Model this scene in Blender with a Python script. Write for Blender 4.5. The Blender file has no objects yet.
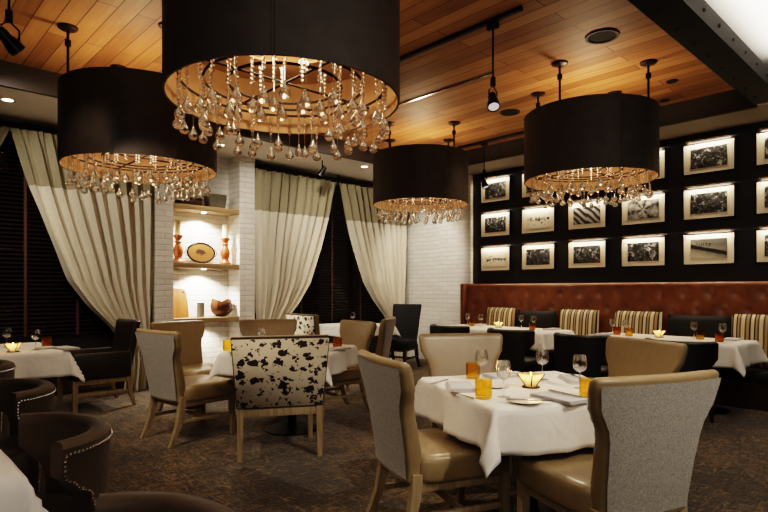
import bpy, bmesh, math, random
from mathutils import Vector, Matrix
random.seed(7)
PI = math.pi
C = bpy.context.scene.collection
def R(a): return math.radians(a)

# ------------------------------------------------------------------ helpers
def lin(r, g, b):
    f = lambda c: (c/255/12.92) if c/255 <= .04045 else ((c/255+.055)/1.055)**2.4
    return (f(r), f(g), f(b), 1)

# room axes: X towards the banquette wall, Y towards the curtained window wall.
# floor plan was surveyed along a baseline turned 43.4 degrees in the room
def G(u, v, z=0.0):
    return Vector((.7254*u + .688*v, -.6884*u + .7266*v, z))
def GV(u, v):
    p = G(u, v); return (p.x, p.y)
def heading(u, v):
    x, y = GV(u, v); return math.atan2(-x, y)

def obj(name, bm, mat, parent=None, smooth=35, loc=None, rot=None):
    me = bpy.data.meshes.new(name)
    bmesh.ops.recalc_face_normals(bm, faces=bm.faces[:])
    bm.to_mesh(me); bm.free()
    if smooth:
        me.shade_smooth(); me.set_sharp_from_angle(angle=R(smooth))
    for m in (mat if isinstance(mat, (list, tuple)) else [mat]): me.materials.append(m)
    o = bpy.data.objects.new(name, me); C.objects.link(o)
    if parent: o.parent = parent
    if loc is not None: o.location = loc
    if rot is not None: o.rotation_euler = rot
    return o
def tag(o, label=None, cat=None, group=None, kind=None):
    if label: o['label'] = label
    if cat: o['category'] = cat
    if group: o['group'] = group
    if kind: o['kind'] = kind
    return o
def thing(name, label, cat, loc=(0, 0, 0), rz=0, group=None):
    o = bpy.data.objects.new(name, None); C.objects.link(o)
    o.empty_display_size = .1
    o.location = loc; o.rotation_euler = (0, 0, rz)
    return tag(o, label, cat, group)
def struct(name, bm, mat, smooth=0):
    return tag(obj(name, bm, mat, None, smooth), kind='structure')
def copy_tree(o, parent=None):
    c = o.copy(); C.objects.link(c); c.parent = parent
    if 'stay' in c: del c['stay']
    for ch in list(o.children): copy_tree(ch, c)
    return c
USED = set()
def place(proto, label, loc, rz=0, group=None, cat=None):
    if proto.name in USED: o = copy_tree(proto)
    else: o = proto; USED.add(proto.name)
    o.location = loc; o.rotation_euler = (0, 0, rz)
    return tag(o, label, cat or proto.get('category'), group)

def box(bm, c, s, bev=0, seg=2, rz=0, M=None):
    b = bmesh.new()
    bmesh.ops.create_cube(b, size=1)
    for v in b.verts: v.co = Vector((v.co.x*s[0], v.co.y*s[1], v.co.z*s[2]))
    if bev: bmesh.ops.bevel(b, geom=b.edges[:]+b.verts[:], offset=bev, segments=seg, profile=.5, affect='EDGES')
    T = Matrix.Translation(Vector(c)) @ Matrix.Rotation(rz, 4, 'Z')
    if M: T = T @ M
    b.transform(T); join(bm, b)
def join(bm, b):
    me = bpy.data.meshes.new('tmp'); b.to_mesh(me); b.free(); bm.from_mesh(me); bpy.data.meshes.remove(me)
def nb(): return bmesh.new()
def bx(c, s, bev=0, seg=2, rz=0, M=None):
    bm = nb(); box(bm, c, s, bev, seg, rz, M); return bm
def span(x0, x1, y0, y1, z0, z1, bev=0):
    return bx(((x0+x1)/2, (y0+y1)/2, (z0+z1)/2), (abs(x1-x0), abs(y1-y0), abs(z1-z0)), bev)
def addspan(bm, x0, x1, y0, y1, z0, z1, bev=0):
    box(bm, ((x0+x1)/2, (y0+y1)/2, (z0+z1)/2), (abs(x1-x0), abs(y1-y0), abs(z1-z0)), bev)
def loft(bm, rings, cap=True, closed=True):
    vs = [[bm.verts.new(p) for p in r] for r in rings]
    n = len(rings[0])
    for a, b in zip(vs, vs[1:]):
        for i in range(n if closed else n-1):
            j = (i+1) % n
            bm.faces.new((a[i], a[j], b[j], b[i]))
    if cap:
        bm.faces.new(list(reversed(vs[0]))); bm.faces.new(vs[-1])
    return vs
def lathe(bm, prof, n=24, c=(0, 0, 0), sx=1, sy=1):
    vs = []
    for r, z in prof:
        if r < 1e-6: vs.append([bm.verts.new((c[0], c[1], c[2]+z))])
        else: vs.append([bm.verts.new((c[0]+r*sx*math.cos(2*PI*i/n), c[1]+r*sy*math.sin(2*PI*i/n), c[2]+z)) for i in range(n)])
    for a, b in zip(vs, vs[1:]):
        for i in range(n):
            j = (i+1) % n
            if len(a) == 1 and len(b) == 1: break
            if len(a) == 1: bm.faces.new((a[0], b[i], b[j]))
            elif len(b) == 1: bm.faces.new((a[i], a[j], b[0]))
            else: bm.faces.new((a[i], a[j], b[j], b[i]))
def tube(bm, pts, r, n=8, cap=True):
    pts = [Vector(p) for p in pts]
    rs = r if isinstance(r, (list, tuple)) else [r]*len(pts)
    rings = []
    for i, p in enumerate(pts):
        t = (pts[min(i+1, len(pts)-1)] - pts[max(i-1, 0)]).normalized()
        up = Vector((0, 0, 1)) if abs(t.z) < .9 else Vector((1, 0, 0))
        a = t.cross(up).normalized(); b = t.cross(a).normalized()
        rings.append([p + a*math.cos(2*PI*k/n)*rs[i] + b*math.sin(2*PI*k/n)*rs[i] for k in range(n)])
    loft(bm, rings, cap)
def sq_leg(bm, pts, ws):
    rings = []
    for p, w in zip(pts, ws):
        h = w/2
        rings.append([(p[0]-h, p[1]-h, p[2]), (p[0]+h, p[1]-h, p[2]), (p[0]+h, p[1]+h, p[2]), (p[0]-h, p[1]+h, p[2])])
    loft(bm, rings)
def interp(tab, x):
    if x <= tab[0][0]: return tab[0][1]
    for (a, b), (c, d) in zip(tab, tab[1:]):
        if x <= c:
            t = (x-a)/(c-a); return b + (d-b)*t
    return tab[-1][1]
def sinterp(tab, x):
    if x <= tab[0][0]: return tab[0][1]
    for (a, b), (c, d) in zip(tab, tab[1:]):
        if x <= c:
            t = (x-a)/(c-a); t = t*t*(3-2*t); return b + (d-b)*t
    return tab[-1][1]
def sell(hx, hy, n=28, p=5):
    out = []
    for i in range(n):
        a = 2*PI*i/n; ca, sa = math.cos(a), math.sin(a)
        out.append((hx*math.copysign(abs(ca)**(2/p), ca), hy*math.copysign(abs(sa)**(2/p), sa)))
    return out

# ------------------------------------------------------------------ materials
class NT:
    def __init__(s, name):
        s.m = bpy.data.materials.new(name); s.m.use_nodes = True
        s.t = s.m.node_tree; s.t.nodes.clear()
        s.out = s.t.nodes.new('ShaderNodeOutputMaterial')
    def n(s, typ, **kw):
        nd = s.t.nodes.new(typ)
        for k, v in kw.items():
            if k.startswith('_'): setattr(nd, k[1:], v)
            else:
                nd.inputs[int(k[1:]) if k[0] == 'i' and k[1:].isdigit() else k.replace('_', ' ')].default_value = v
        return nd
    def l(s, a, ao, b, bi): s.t.links.new(a.outputs[ao], b.inputs[bi])
    def bsdf(s, **kw):
        b = s.n('ShaderNodeBsdfPrincipled')
        for k, v in kw.items(): b.inputs[k.replace('_', ' ')].default_value = v
        s.l(b, 0, s.out, 0); return b
    def ramp(s, stops, src=None, so=0, interp='LINEAR'):
        r = s.n('ShaderNodeValToRGB'); r.color_ramp.interpolation = interp
        e = r.color_ramp.elements
        while len(e) < len(stops): e.new(.5)
        for x, (p, c) in zip(e, stops): x.position = p; x.color = c
        if src: s.l(src, so, r, 0)
        return r
    def coord(s, scale=(1, 1, 1), rot=(0, 0, 0), loc=(0, 0, 0)):
        tc = s.n('ShaderNodeTexCoord'); mp = s.n('ShaderNodeMapping')
        mp.inputs['Scale'].default_value = scale; mp.inputs['Rotation'].default_value = rot; mp.inputs['Location'].default_value = loc
        s.l(tc, 'Object', mp, 0); return mp
    def bump(s, b, src, so=0, strength=.3, dist=.01):
        bp = s.n('ShaderNodeBump'); bp.inputs['Strength'].default_value = strength; bp.inputs['Distance'].default_value = dist
        s.l(src, so, bp, 'Height'); s.l(bp, 0, b, 'Normal'); return bp
def simple(name, col, rough=.5, metal=0, nscale=0, nstr=.15, var=0, **kw):
    t = NT(name); b = t.bsdf(Base_Color=col, Roughness=rough, Metallic=metal, **kw)
    if nscale:
        c = t.coord(); n = t.n('ShaderNodeTexNoise', Scale=nscale, Detail=4.0); t.l(c, 0, n, 'Vector')
        t.bump(b, n, 0, nstr, .004)
        if var:
            d = tuple(x*(1-var) for x in col[:3])+(1,); u = tuple(min(1, x*(1+var)) for x in col[:3])+(1,)
            n2 = t.n('ShaderNodeTexNoise', Scale=nscale*.15, Detail=3.0); t.l(c, 0, n2, 'Vector')
            r = t.ramp([(.3, d), (.7, u)], n2); t.l(r, 0, b, 'Base Color')
    return t.m
def emis(name, col, st):
    t = NT(name); e = t.n('ShaderNodeEmission', Strength=st); e.inputs[0].default_value = col; t.l(e, 0, t.out, 0); return t.m
def thin_glass(name, tint=(1, 1, 1, 1), refl=1.0, rough=0.0):
    t = NT(name)
    tr = t.n('ShaderNodeBsdfTransparent'); tr.inputs[0].default_value = tint
    gl = t.n('ShaderNodeBsdfGlossy', Roughness=rough)
    fr = t.n('ShaderNodeLayerWeight', Blend=.25)
    mx = t.n('ShaderNodeMath', _operation='MULTIPLY_ADD'); mx.inputs[1].default_value = .75*refl; mx.inputs[2].default_value = .05
    t.l(fr, 'Fresnel', mx, 0)
    ms = t.n('ShaderNodeMixShader'); t.l(mx, 0, ms, 0); t.l(tr, 0, ms, 1); t.l(gl, 0, ms, 2); t.l(ms, 0, t.out, 0)
    return t.m
def wood(name, c1, c2, rough=.45, axis=2, scale=6):
    t = NT(name); b = t.bsdf(Roughness=rough)
    sc = [scale*4]*3; sc[axis] = scale*.35
    c = t.coord(scale=tuple(sc)); n = t.n('ShaderNodeTexNoise', Scale=1.5, Detail=5.0, Distortion=.6); t.l(c, 0, n, 'Vector')
    r = t.ramp([(.3, c1), (.7, c2)], n); t.l(r, 0, b, 'Base Color'); t.bump(b, n, 0, .15, .003)
    return t.m

M = {}
M['leather_tan'] = simple('tan_leather', lin(146, 126, 95), .31, 0, 140, .1, .05)
M['leather_dark'] = simple('dark_brown_leather', lin(46, 36, 28), .4, 0, 120, .15, .15)
M['leather_black'] = simple('black_leather', lin(30, 27, 26), .38, 0, 120, .12, .1)
M['velvet'] = simple('brown_velvet', lin(68, 52, 36), .6, 0, 90, .1, .2, Sheen_Weight=.1)
M['oak'] = wood('weathered_oak', lin(140, 120, 90), lin(176, 156, 124), .5)
M['dark_wood'] = wood('dark_walnut', lin(44, 28, 18), lin(64, 40, 26), .4)
M['shelf_wood'] = wood('shelf_oak', lin(140, 114, 80), lin(166, 142, 106), .5, 0)
M['cloth'] = None
def cloth_mat():
    t = NT('white_linen'); b = t.bsdf(Base_Color=lin(236, 231, 224), Roughness=.8, Sheen_Weight=.2)
    c = t.coord(); n = t.n('ShaderNodeTexNoise', Scale=7.0, Detail=3.0, Distortion=.8); t.l(c, 0, n, 'Vector')
    w = t.n('ShaderNodeTexNoise', Scale=900.0); t.l(c, 0, w, 'Vector')
    m = t.n('ShaderNodeMath', _operation='MULTIPLY_ADD'); m.inputs[1].default_value = .04; t.l(w, 0, m, 0); t.l(n, 0, m, 2)
    t.bump(b, m, 0, .35, .02); return t.m
M['cloth'] = cloth_mat()
M['napkin'] = simple('grey_napkin_linen', lin(196, 192, 192), .85, 0, 500, .3)
M['china'] = simple('white_china', lin(240, 236, 228), .15)
M['steel'] = simple('brushed_steel', lin(170, 168, 165), .25, 1.0, 200, .05)
M['bronze'] = simple('dark_bronze', lin(52, 40, 32), .4, .8, 60, .1)
M['black_metal'] = simple('black_metal', lin(20, 19, 19), .35, .5, 80, .05)
M['nail'] = simple('silver_nailhead', lin(190, 186, 178), .25, 1.0)
M['glass'] = thin_glass('clear_glass', (.97, .97, .97, 1), .8)
M['pane'] = thin_glass('window_glass', (.75, .78, .8, 1), .5)
def amber():
    t = NT('amber_glass'); b = t.bsdf(Base_Color=(1, .68, .2, 1), Roughness=.03, Transmission_Weight=1.0, IOR=1.3); 
    tr = t.n('ShaderNodeBsdfTransparent'); tr.inputs[0].default_value = (1, .83, .42, 1)
    ms = t.n('ShaderNodeMixShader'); ms.inputs[0].default_value = .6
    t.l(b, 0, ms, 1); t.l(tr, 0, ms, 2); t.l(ms, 0, t.out, 0); return t.m
M['amber'] = amber()
def redamber():
    t = NT('red_amber_glass'); b = t.bsdf(Base_Color=(.75, .40, .16, 1), Roughness=.05, Transmission_Weight=.9, IOR=1.3)
    tr = t.n('ShaderNodeBsdfTransparent'); tr.inputs[0].default_value = (.82, .55, .28, 1)
    ms = t.n('ShaderNodeMixShader'); ms.inputs[0].default_value = .5
    t.l(b, 0, ms, 1); t.l(tr, 0, ms, 2); t.l(ms, 0, t.out, 0); return t.m
M['redamber'] = redamber()
def crystal():
    t = NT('crystal'); b = t.n('ShaderNodeBsdfGlass', Roughness=.0, IOR=1.5); b.inputs[0].default_value = (1, .97, .92, 1)
    g2 = t.n('ShaderNodeBsdfGlossy', Roughness=.15); m2 = t.n('ShaderNodeMixShader'); m2.inputs[0].default_value = .08; t.l(b, 0, m2, 1); t.l(g2, 0, m2, 2)
    tr = t.n('ShaderNodeBsdfTransparent'); ms = t.n('ShaderNodeMixShader'); ms.inputs[0].default_value = .2
    t.l(m2, 0, ms, 1); t.l(tr, 0, ms, 2); t.l(ms, 0, t.out, 0); return t.m
M['crystal'] = crystal()
M['shade_black'] = simple('black_leather_shade', lin(68, 60, 55), .6, 0, 60, .25, .18)
M['lining'] = simple('gold_lining', lin(170, 130, 90), .6, .1, 30, .1, .15)
M['bulb'] = emis('warm_bulb', (1, .76, .45, 1), 12)
M['led'] = emis('downlight_lens', (1, .85, .62, 1), 14)
M['spotlens'] = emis('spot_lens', (1, .93, .85, 1), .6)
M['wax_glow'] = emis('glowing_wax', (1, .72, .38, 1), 2.5)
M['flame'] = emis('candle_flame', (1, .65, .25, 1), 25)
def votive():
    t = NT('amber_votive_glass'); d = t.n('ShaderNodeBsdfTranslucent'); d.inputs[0].default_value = (1, .78, .5, 1)
    b = t.n('ShaderNodeBsdfGlossy', Roughness=.1); tr = t.n('ShaderNodeBsdfTransparent'); tr.inputs[0].default_value = (1, .88, .66, 1)
    m1 = t.n('ShaderNodeMixShader'); m1.inputs[0].default_value = .3; t.l(d, 0, m1, 1); t.l(tr, 0, m1, 2)
    m2 = t.n('ShaderNodeMixShader'); m2.inputs[0].default_value = .06; t.l(m1, 0, m2, 1); t.l(b, 0, m2, 2); t.l(m2, 0, t.out, 0); return t.m
M['votive'] = votive()
def real_glass():
    t = NT('clear_stemware'); b = t.n('ShaderNodeBsdfGlass', IOR=1.42); tr = t.n('ShaderNodeBsdfTransparent'); ms = t.n('ShaderNodeMixShader'); ms.inputs[0].default_value = .35
    t.l(b, 0, ms, 1); t.l(tr, 0, ms, 2); t.l(ms, 0, t.out, 0); return t.m
M['glass'] = real_glass()
M['cushion_dark'] = simple('charcoal_cushion_leather', lin(18, 17, 17), .75, 0, 100, .1)
M['ring'] = simple('dark_ring_paint', lin(46, 34, 26), .8, 0, 60, .1)
M['grille'] = simple('dark_grille', lin(14, 12, 11), .9, 0, 400, .4)
M['dark_ring'] = simple('dark_bezel', lin(36, 27, 20), .7, 0, 60, .1)
M['candle'] = simple('ivory_wax', lin(236, 226, 176), .5, Subsurface_Weight=.2)
M['white_paint'] = simple('white_paint', lin(214, 208, 200), .6, 0, 25, .06)
M['soffit'] = simple('shaded_soffit', lin(140, 130, 118), .7, 0, 25, .05)  # right soffit: same white, its dimmer light put into the colour
M['lit_soffit'] = simple('lit_soffit', lin(244, 240, 234), .7, 0, 25, .05)  # back soffit: whitened to carry light the lamps do not give it
M['fascia'] = simple('dark_fascia', lin(44, 38, 34), .5, 0, 30, .08)
M['panel_black'] = simple('blue_black_paint', lin(27, 27, 30), .5, 0, 40, .06)
M['mat_board'] = simple('cream_mat_board', lin(226, 212, 186), .8, 0, 300, .05)
M['brass'] = simple('aged_brass', lin(150, 116, 66), .35, .9, 60, .05)
M['stone'] = simple('grey_stone', lin(86, 80, 68), .85, 0, 40, .5, .25)
M['brown_wall'] = simple('dark_brown_wainscot', lin(38, 26, 20), .5, 0, 30, .1, .1)
M['tape'] = simple('brown_ladder_tape', lin(74, 46, 34), .8, 0, 200, .2)
M['blind'] = wood('dark_blind_slat', lin(30, 19, 15), lin(44, 28, 22), .35, 0)
M['terracotta'] = wood('turned_cherry_wood', lin(138, 70, 28), lin(176, 100, 50), .4)
M['board'] = wood('honey_maple', lin(126, 74, 28), lin(156, 100, 44), .5)
M['bowl_wood'] = wood('carved_walnut', lin(50, 27, 12), lin(104, 62, 30), .3, 1, 8)
M['vase'] = simple('grey_ceramic', lin(150, 144, 136), .5, 0, 30, .1)

def tweed():
    t = NT('grey_tweed'); b = t.bsdf(Roughness=.9, Sheen_Weight=.2); c = t.coord()
    a = t.n('ShaderNodeTexNoise', Scale=260.0, Detail=2.0); t.l(c, 0, a, 'Vector')
    c2 = t.coord(scale=(500, 500, 60)); d = t.n('ShaderNodeTexNoise', Scale=1.0, Detail=2.0); t.l(c2, 0, d, 'Vector')
    m = t.n('ShaderNodeMath', _operation='ADD'); t.l(a, 0, m, 0); t.l(d, 0, m, 1)
    h = t.n('ShaderNodeMath', _operation='MULTIPLY'); h.inputs[1].default_value = .5; t.l(m, 0, h, 0)
    r = t.ramp([(.38, lin(124, 119, 112)), (.62, lin(188, 181, 170))], h); t.l(r, 0, b, 'Base Color'); t.bump(b, h, 0, .4, .003); return t.m
M['tweed'] = tweed()
def cowhide():
    t = NT('cowhide'); b = t.bsdf(Roughness=.75, Sheen_Weight=.1)
    c = t.coord(scale=(1, .2, 1.2), rot=(0, .5, 0)); nz = t.n('ShaderNodeTexNoise', Scale=30.0, Detail=3.0); t.l(c, 0, nz, 'Vector')
    mx = t.n('ShaderNodeMixRGB', _blend_type='ADD'); mx.inputs[0].default_value = .075; t.l(c, 0, mx, 1); t.l(nz, 1, mx, 2)
    def layer(scale, k, off):
        v = t.n('ShaderNodeTexVoronoi', Scale=scale); t.l(mx, 0, v, 'Vector')
        sp = t.n('ShaderNodeSeparateColor'); t.l(v, 'Color', sp, 0)
        a = t.n('ShaderNodeMath', _operation='MULTIPLY_ADD'); a.inputs[1].default_value = -k; a.inputs[2].default_value = k*off; t.l(sp, 0, a, 0)
        d = t.n('ShaderNodeMath', _operation='ADD'); t.l(v, 'Distance', d, 0); t.l(a, 0, d, 1); return d
    a, d = layer(13.0, .72, .20), layer(26.0, .66, .28)
    m = t.n('ShaderNodeMath', _operation='MINIMUM'); t.l(a, 0, m, 0); t.l(d, 0, m, 1)
    r = t.ramp([(.0, lin(34, 22, 18)), (.04, lin(226, 214, 192))], m); t.l(r, 0, b, 'Base Color'); return t.m
M['cowhide'] = cowhide()
def carpet():
    t = NT('woven_carpet'); b = t.bsdf(Roughness=.95, Sheen_Weight=.2)
    c = t.coord(); nz = t.n('ShaderNodeTexNoise', Scale=1.1, Detail=2.0); t.l(c, 0, nz, 'Vector')
    va = t.coord(scale=(9, 45, 1), rot=(0, 0, .5)); a = t.n('ShaderNodeTexNoise', Scale=1.0, Detail=4.0, Distortion=1.6); t.l(va, 0, a, 'Vector')
    vb = t.coord(scale=(45, 9, 1), rot=(0, 0, .3)); d = t.n('ShaderNodeTexNoise', Scale=1.0, Detail=4.0, Distortion=1.6); t.l(vb, 0, d, 'Vector')
    mx = t.n('ShaderNodeMath', _operation='MAXIMUM'); t.l(a, 0, mx, 0); t.l(d, 0, mx, 1)
    ad = t.n('ShaderNodeMath', _operation='MULTIPLY_ADD'); ad.inputs[1].default_value = .35; t.l(nz, 0, ad, 0); t.l(mx, 0, ad, 2)
    r = t.ramp([(.58, lin(28, 21, 15)), (.70, lin(50, 38, 26)), (.77, lin(108, 88, 60)), (.88, lin(142, 118, 84))], ad); t.l(r, 0, b, 'Base Color')
    f = t.n('ShaderNodeTexNoise', Scale=300.0); t.l(c, 0, f, 'Vector'); t.bump(b, f, 0, .6, .006); return t.m
M['carpet'] = carpet()
def planks():
    t = NT('wood_plank_ceiling'); b = t.bsdf(Roughness=.62)
    c = t.coord(rot=(0, 0, R(90)))
    br = t.n('ShaderNodeTexBrick', Scale=1.0); br.offset = .37; br.offset_frequency = 2
    for k, v in (('Mortar Size', .004), ('Mortar Smooth', .1), ('Bias', 0), ('Brick Width', 2.3), ('Row Height', .15)): br.inputs[k].default_value = v
    br.inputs['Color1'].default_value = (0, 0, 0, 1); br.inputs['Color2'].default_value = (1, 1, 1, 1); br.inputs['Mortar'].default_value = (.5, .5, .5, 1)
    t.l(c, 0, br, 'Vector')
    g = t.coord(scale=(26, 1.6, 1)); n = t.n('ShaderNodeTexNoise', Scale=1.0, Detail=5.0, Distortion=.7); t.l(g, 0, n, 'Vector')
    m = t.n('ShaderNodeMath', _operation='MULTIPLY_ADD'); m.inputs[1].default_value = .55; t.l(br, 'Color', m, 0)
    n2 = t.n('ShaderNodeMath', _operation='MULTIPLY'); n2.inputs[1].default_value = .6; t.l(n, 0, n2, 0); t.l(n2, 0, m, 2)
    r = t.ramp([(.15, lin(108, 70, 36)), (.5, lin(146, 100, 56)), (.9, lin(176, 130, 82))], m)
    mix = t.n('ShaderNodeMixRGB'); t.l(br, 'Fac', mix, 0); t.l(r, 0, mix, 1); mix.inputs[2].default_value = lin(54, 32, 14)
    t.l(mix, 0, b, 'Base Color'); t.bump(b, n, 0, .08, .004); return t.m
M['planks'] = planks()
def bricks():
    t = NT('white_painted_brick'); b = t.bsdf(Roughness=.75)
    tc = t.n('ShaderNodeTexCoord'); sp = t.n('ShaderNodeSeparateXYZ'); t.l(tc, 'Object', sp, 0)
    ad = t.n('ShaderNodeMath', _operation='ADD'); t.l(sp, 0, ad, 0); t.l(sp, 1, ad, 1)
    cb = t.n('ShaderNodeCombineXYZ'); t.l(ad, 0, cb, 0); t.l(sp, 2, cb, 1)
    nz = t.n('ShaderNodeTexNoise', Scale=14.0, Detail=3.0); t.l(tc, 'Object', nz, 'Vector')
    mv = t.n('ShaderNodeMixRGB'); mv.inputs[0].default_value = .02; t.l(cb, 0, mv, 1); t.l(nz, 1, mv, 2)
    br = t.n('ShaderNodeTexBrick', Scale=1.0)
    for k, v in (('Mortar Size', .008), ('Mortar Smooth', .6), ('Bias', 0), ('Brick Width', .26), ('Row Height', .075)): br.inputs[k].default_value = v
    br.inputs['Color1'].default_value = lin(228, 223, 214); br.inputs['Color2'].default_value = lin(218, 212, 202); br.inputs['Mortar'].default_value = lin(208, 201, 190)
    t.l(mv, 0, br, 'Vector'); t.l(br, 'Color', b, 'Base Color')
    inv = t.n('ShaderNodeMath', _operation='MULTIPLY_ADD'); inv.inputs[1].default_value = -1.2; t.l(br, 'Fac', inv, 0)
    bw = t.n('ShaderNodeMath', _operation='MULTIPLY_ADD'); bw.inputs[1].default_value = .5; bwc = t.n('ShaderNodeRGBToBW'); t.l(br, 'Color', bwc, 0)
    t.l(bwc, 0, bw, 0); t.l(nz, 0, bw, 2); t.l(bw, 0, inv, 2)
    t.bump(b, inv, 0, .6, .012); return t.m
M['brick'] = bricks()
def linen(name, a, b_):
    t = NT(name); b = t.bsdf(Roughness=.9, Sheen_Weight=.15)
    c = t.coord(scale=(240, 240, 40)); n = t.n('ShaderNodeTexNoise', Scale=1.0, Detail=2.0); t.l(c, 0, n, 'Vector')
    c2 = t.coord(scale=(40, 40, 300)); n2 = t.n('ShaderNodeTexNoise', Scale=1.0, Detail=2.0); t.l(c2, 0, n2, 'Vector')
    m = t.n('ShaderNodeMath', _operation='ADD'); t.l(n, 0, m, 0); t.l(n2, 0, m, 1)
    h = t.n('ShaderNodeMath', _operation='MULTIPLY'); h.inputs[1].default_value = .5; t.l(m, 0, h, 0)
    r = t.ramp([(.35, a), (.65, b_)], h); t.l(r, 0, b, 'Base Color'); t.bump(b, h, 0, .2, .003); return t.m
M['curtain'] = linen('cream_linen', lin(196, 186, 166), lin(226, 217, 198))
M['curtain_top'] = linen('olive_linen', lin(134, 124, 98), lin(162, 152, 126))
def rust():
    t = NT('rust_leather'); b = t.bsdf(Roughness=.38); c = t.coord()
    n = t.n('ShaderNodeTexNoise', Scale=5.0, Detail=4.0); t.l(c, 0, n, 'Vector')
    r = t.ramp([(.3, lin(98, 56, 32)), (.7, lin(124, 74, 46))], n); t.l(r, 0, b, 'Base Color')
    n2 = t.n('ShaderNodeTexNoise', Scale=120.0); t.l(c, 0, n2, 'Vector'); t.bump(b, n2, 0, .1, .003); return t.m
M['rust'] = rust()
def stripes():
    t = NT('striped_upholstery'); b = t.bsdf(Roughness=.85)
    tc = t.n('ShaderNodeTexCoord'); sp = t.n('ShaderNodeSeparateXYZ'); t.l(tc, 'Object', sp, 0)
    m = t.n('ShaderNodeMath', _operation='MULTIPLY'); m.inputs[1].default_value = 5.6; t.l(sp, 0, m, 0)
    f = t.n('ShaderNodeMath', _operation='FRACT'); t.l(m, 0, f, 0)
    cr, br, bk, tn = lin(206, 190, 158), lin(96, 78, 58), lin(44, 38, 34), lin(158, 138, 104)
    r = t.ramp([(0, cr), (.2, br), (.3, tn), (.45, bk), (.55, cr), (.72, bk), (.8, tn), (.9, br)], f, 0, 'CONSTANT')
    t.l(r, 0, b, 'Base Color'); return t.m
M['stripes'] = stripes()
def plaque():
    t = NT('painted_tray'); b = t.bsdf(Roughness=.4); c = t.coord(scale=(9, 9, 12)); v = t.n('ShaderNodeTexVoronoi', Scale=1.3); t.l(c, 0, v, 'Vector')
    g = t.n('ShaderNodeTexGradient', _gradient_type='SPHERICAL'); c2 = t.coord(scale=(9, 9, 14)); t.l(c2, 0, g, 'Vector')
    m = t.n('ShaderNodeMath', _operation='MULTIPLY'); t.l(v, 0, m, 0); t.l(g, 0, m, 1)
    r = t.ramp([(.1, lin(118, 82, 44)), (.25, lin(52, 32, 18))], m); t.l(r, 0, b, 'Base Color'); return t.m
M['plaque'] = plaque()
def photo_mat(i, kind):
    t = NT('monochrome_print'); b = t.bsdf(Roughness=.4)
    if kind == 'stripe':
        c = t.coord(scale=(1, 1, 1), rot=(R(0), R(30), 0)); w = t.n('ShaderNodeTexWave', Scale=4.0, Distortion=4.0, Detail=4.0); w.bands_direction = 'X'
        c.inputs['Rotation'].default_value = (R(50), 0, 0); w.bands_direction = 'Y'
        t.l(c, 0, w, 'Vector'); r = t.ramp([(.2, lin(16, 16, 16)), (.9, lin(150, 146, 140))], w)
    elif kind == 'radial':
        c = t.coord(); sp = t.n('ShaderNodeSeparateXYZ'); t.l(c, 0, sp, 0)
        a = t.n('ShaderNodeMath', _operation='ARCTAN2'); t.l(sp, 2, a, 0); t.l(sp, 1, a, 1)
        m = t.n('ShaderNodeMath', _operation='MULTIPLY'); m.inputs[1].default_value = 6; t.l(a, 0, m, 0)
        s = t.n('ShaderNodeMath', _operation='SINE'); t.l(m, 0, s, 0)
        n = t.n('ShaderNodeTexNoise', Scale=22.0, Detail=4.0); t.l(c, 0, n, 'Vector'); ad = t.n('ShaderNodeMath', _operation='MULTIPLY_ADD'); ad.inputs[1].default_value = .16; t.l(s, 0, ad, 0); t.l(n, 0, ad, 2)
        r = t.ramp([(.3, lin(20, 20, 20)), (.75, lin(170, 166, 158))], ad)
    elif kind == 'light':
        c = t.coord(loc=(i, i*2, i*3)); n = t.n('ShaderNodeTexNoise', Scale=22.0, Detail=4.0); t.l(c, 0, n, 'Vector')
        tc = t.n('ShaderNodeTexCoord'); sp = t.n('ShaderNodeSeparateXYZ'); t.l(tc, 'Object', sp, 0)
        ab = t.n('ShaderNodeMath', _operation='ABSOLUTE'); t.l(sp, 2, ab, 0)
        ad = t.n('ShaderNodeMath', _operation='MULTIPLY_ADD'); ad.inputs[1].default_value = 3.2; t.l(ab, 0, ad, 0); t.l(n, 0, ad, 2)
        r = t.ramp([(.45, lin(30, 30, 30)), (.62, lin(214, 202, 180))], ad)
    elif kind == 'band':
        c = t.coord(); sp = t.n('ShaderNodeSeparateXYZ'); t.l(c, 0, sp, 0)
        ad = t.n('ShaderNodeMath', _operation='MULTIPLY_ADD'); ad.inputs[1].default_value = -.25; t.l(sp, 1, ad, 0); t.l(sp, 2, ad, 2)
        n = t.n('ShaderNodeTexNoise', Scale=30.0, Detail=3.0); t.l(c, 0, n, 'Vector')
        a2 = t.n('ShaderNodeMath', _operation='MULTIPLY_ADD'); a2.inputs[1].default_value = .02; t.l(n, 0, a2, 0); t.l(ad, 0, a2, 2)
        mr = t.n('ShaderNodeMath', _operation='MULTIPLY_ADD'); mr.inputs[1].default_value = 4; mr.inputs[2].default_value = .5; t.l(a2, 0, mr, 0)
        r = t.ramp([(.05, lin(176, 166, 146)), (.36, lin(110, 104, 96)), (.42, lin(24, 24, 24)), (.56, lin(14, 14, 14)), (.6, lin(120, 114, 104)), (.9, lin(70, 68, 64))], mr)
    else:
        c = t.coord(loc=(i*1.7, i*2.3, i*.9)); n = t.n('ShaderNodeTexNoise', Scale=8.0+(i % 5)*4, Detail=5.0, Distortion=1.2); t.l(c, 0, n, 'Vector')
        r = t.ramp([(.42, lin(14, 14, 15)), (.58, lin(70, 70, 70)), (.72, lin(196, 192, 186))], n)
    t.l(r, 0, b, 'Base Color'); return t.m

# ------------------------------------------------------------------ camera
cam = bpy.data.cameras.new('camera'); co = bpy.data.objects.new('camera', cam); C.objects.link(co)
co.location = (0, 0, 1.3); co.rotation_euler = (R(90), 0, -math.atan2(.688, .7266))
cam.sensor_width = 36; cam.lens = 561*36/768; cam.shift_y = 34/768; cam.clip_start = .05
bpy.context.scene.camera = co

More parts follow.
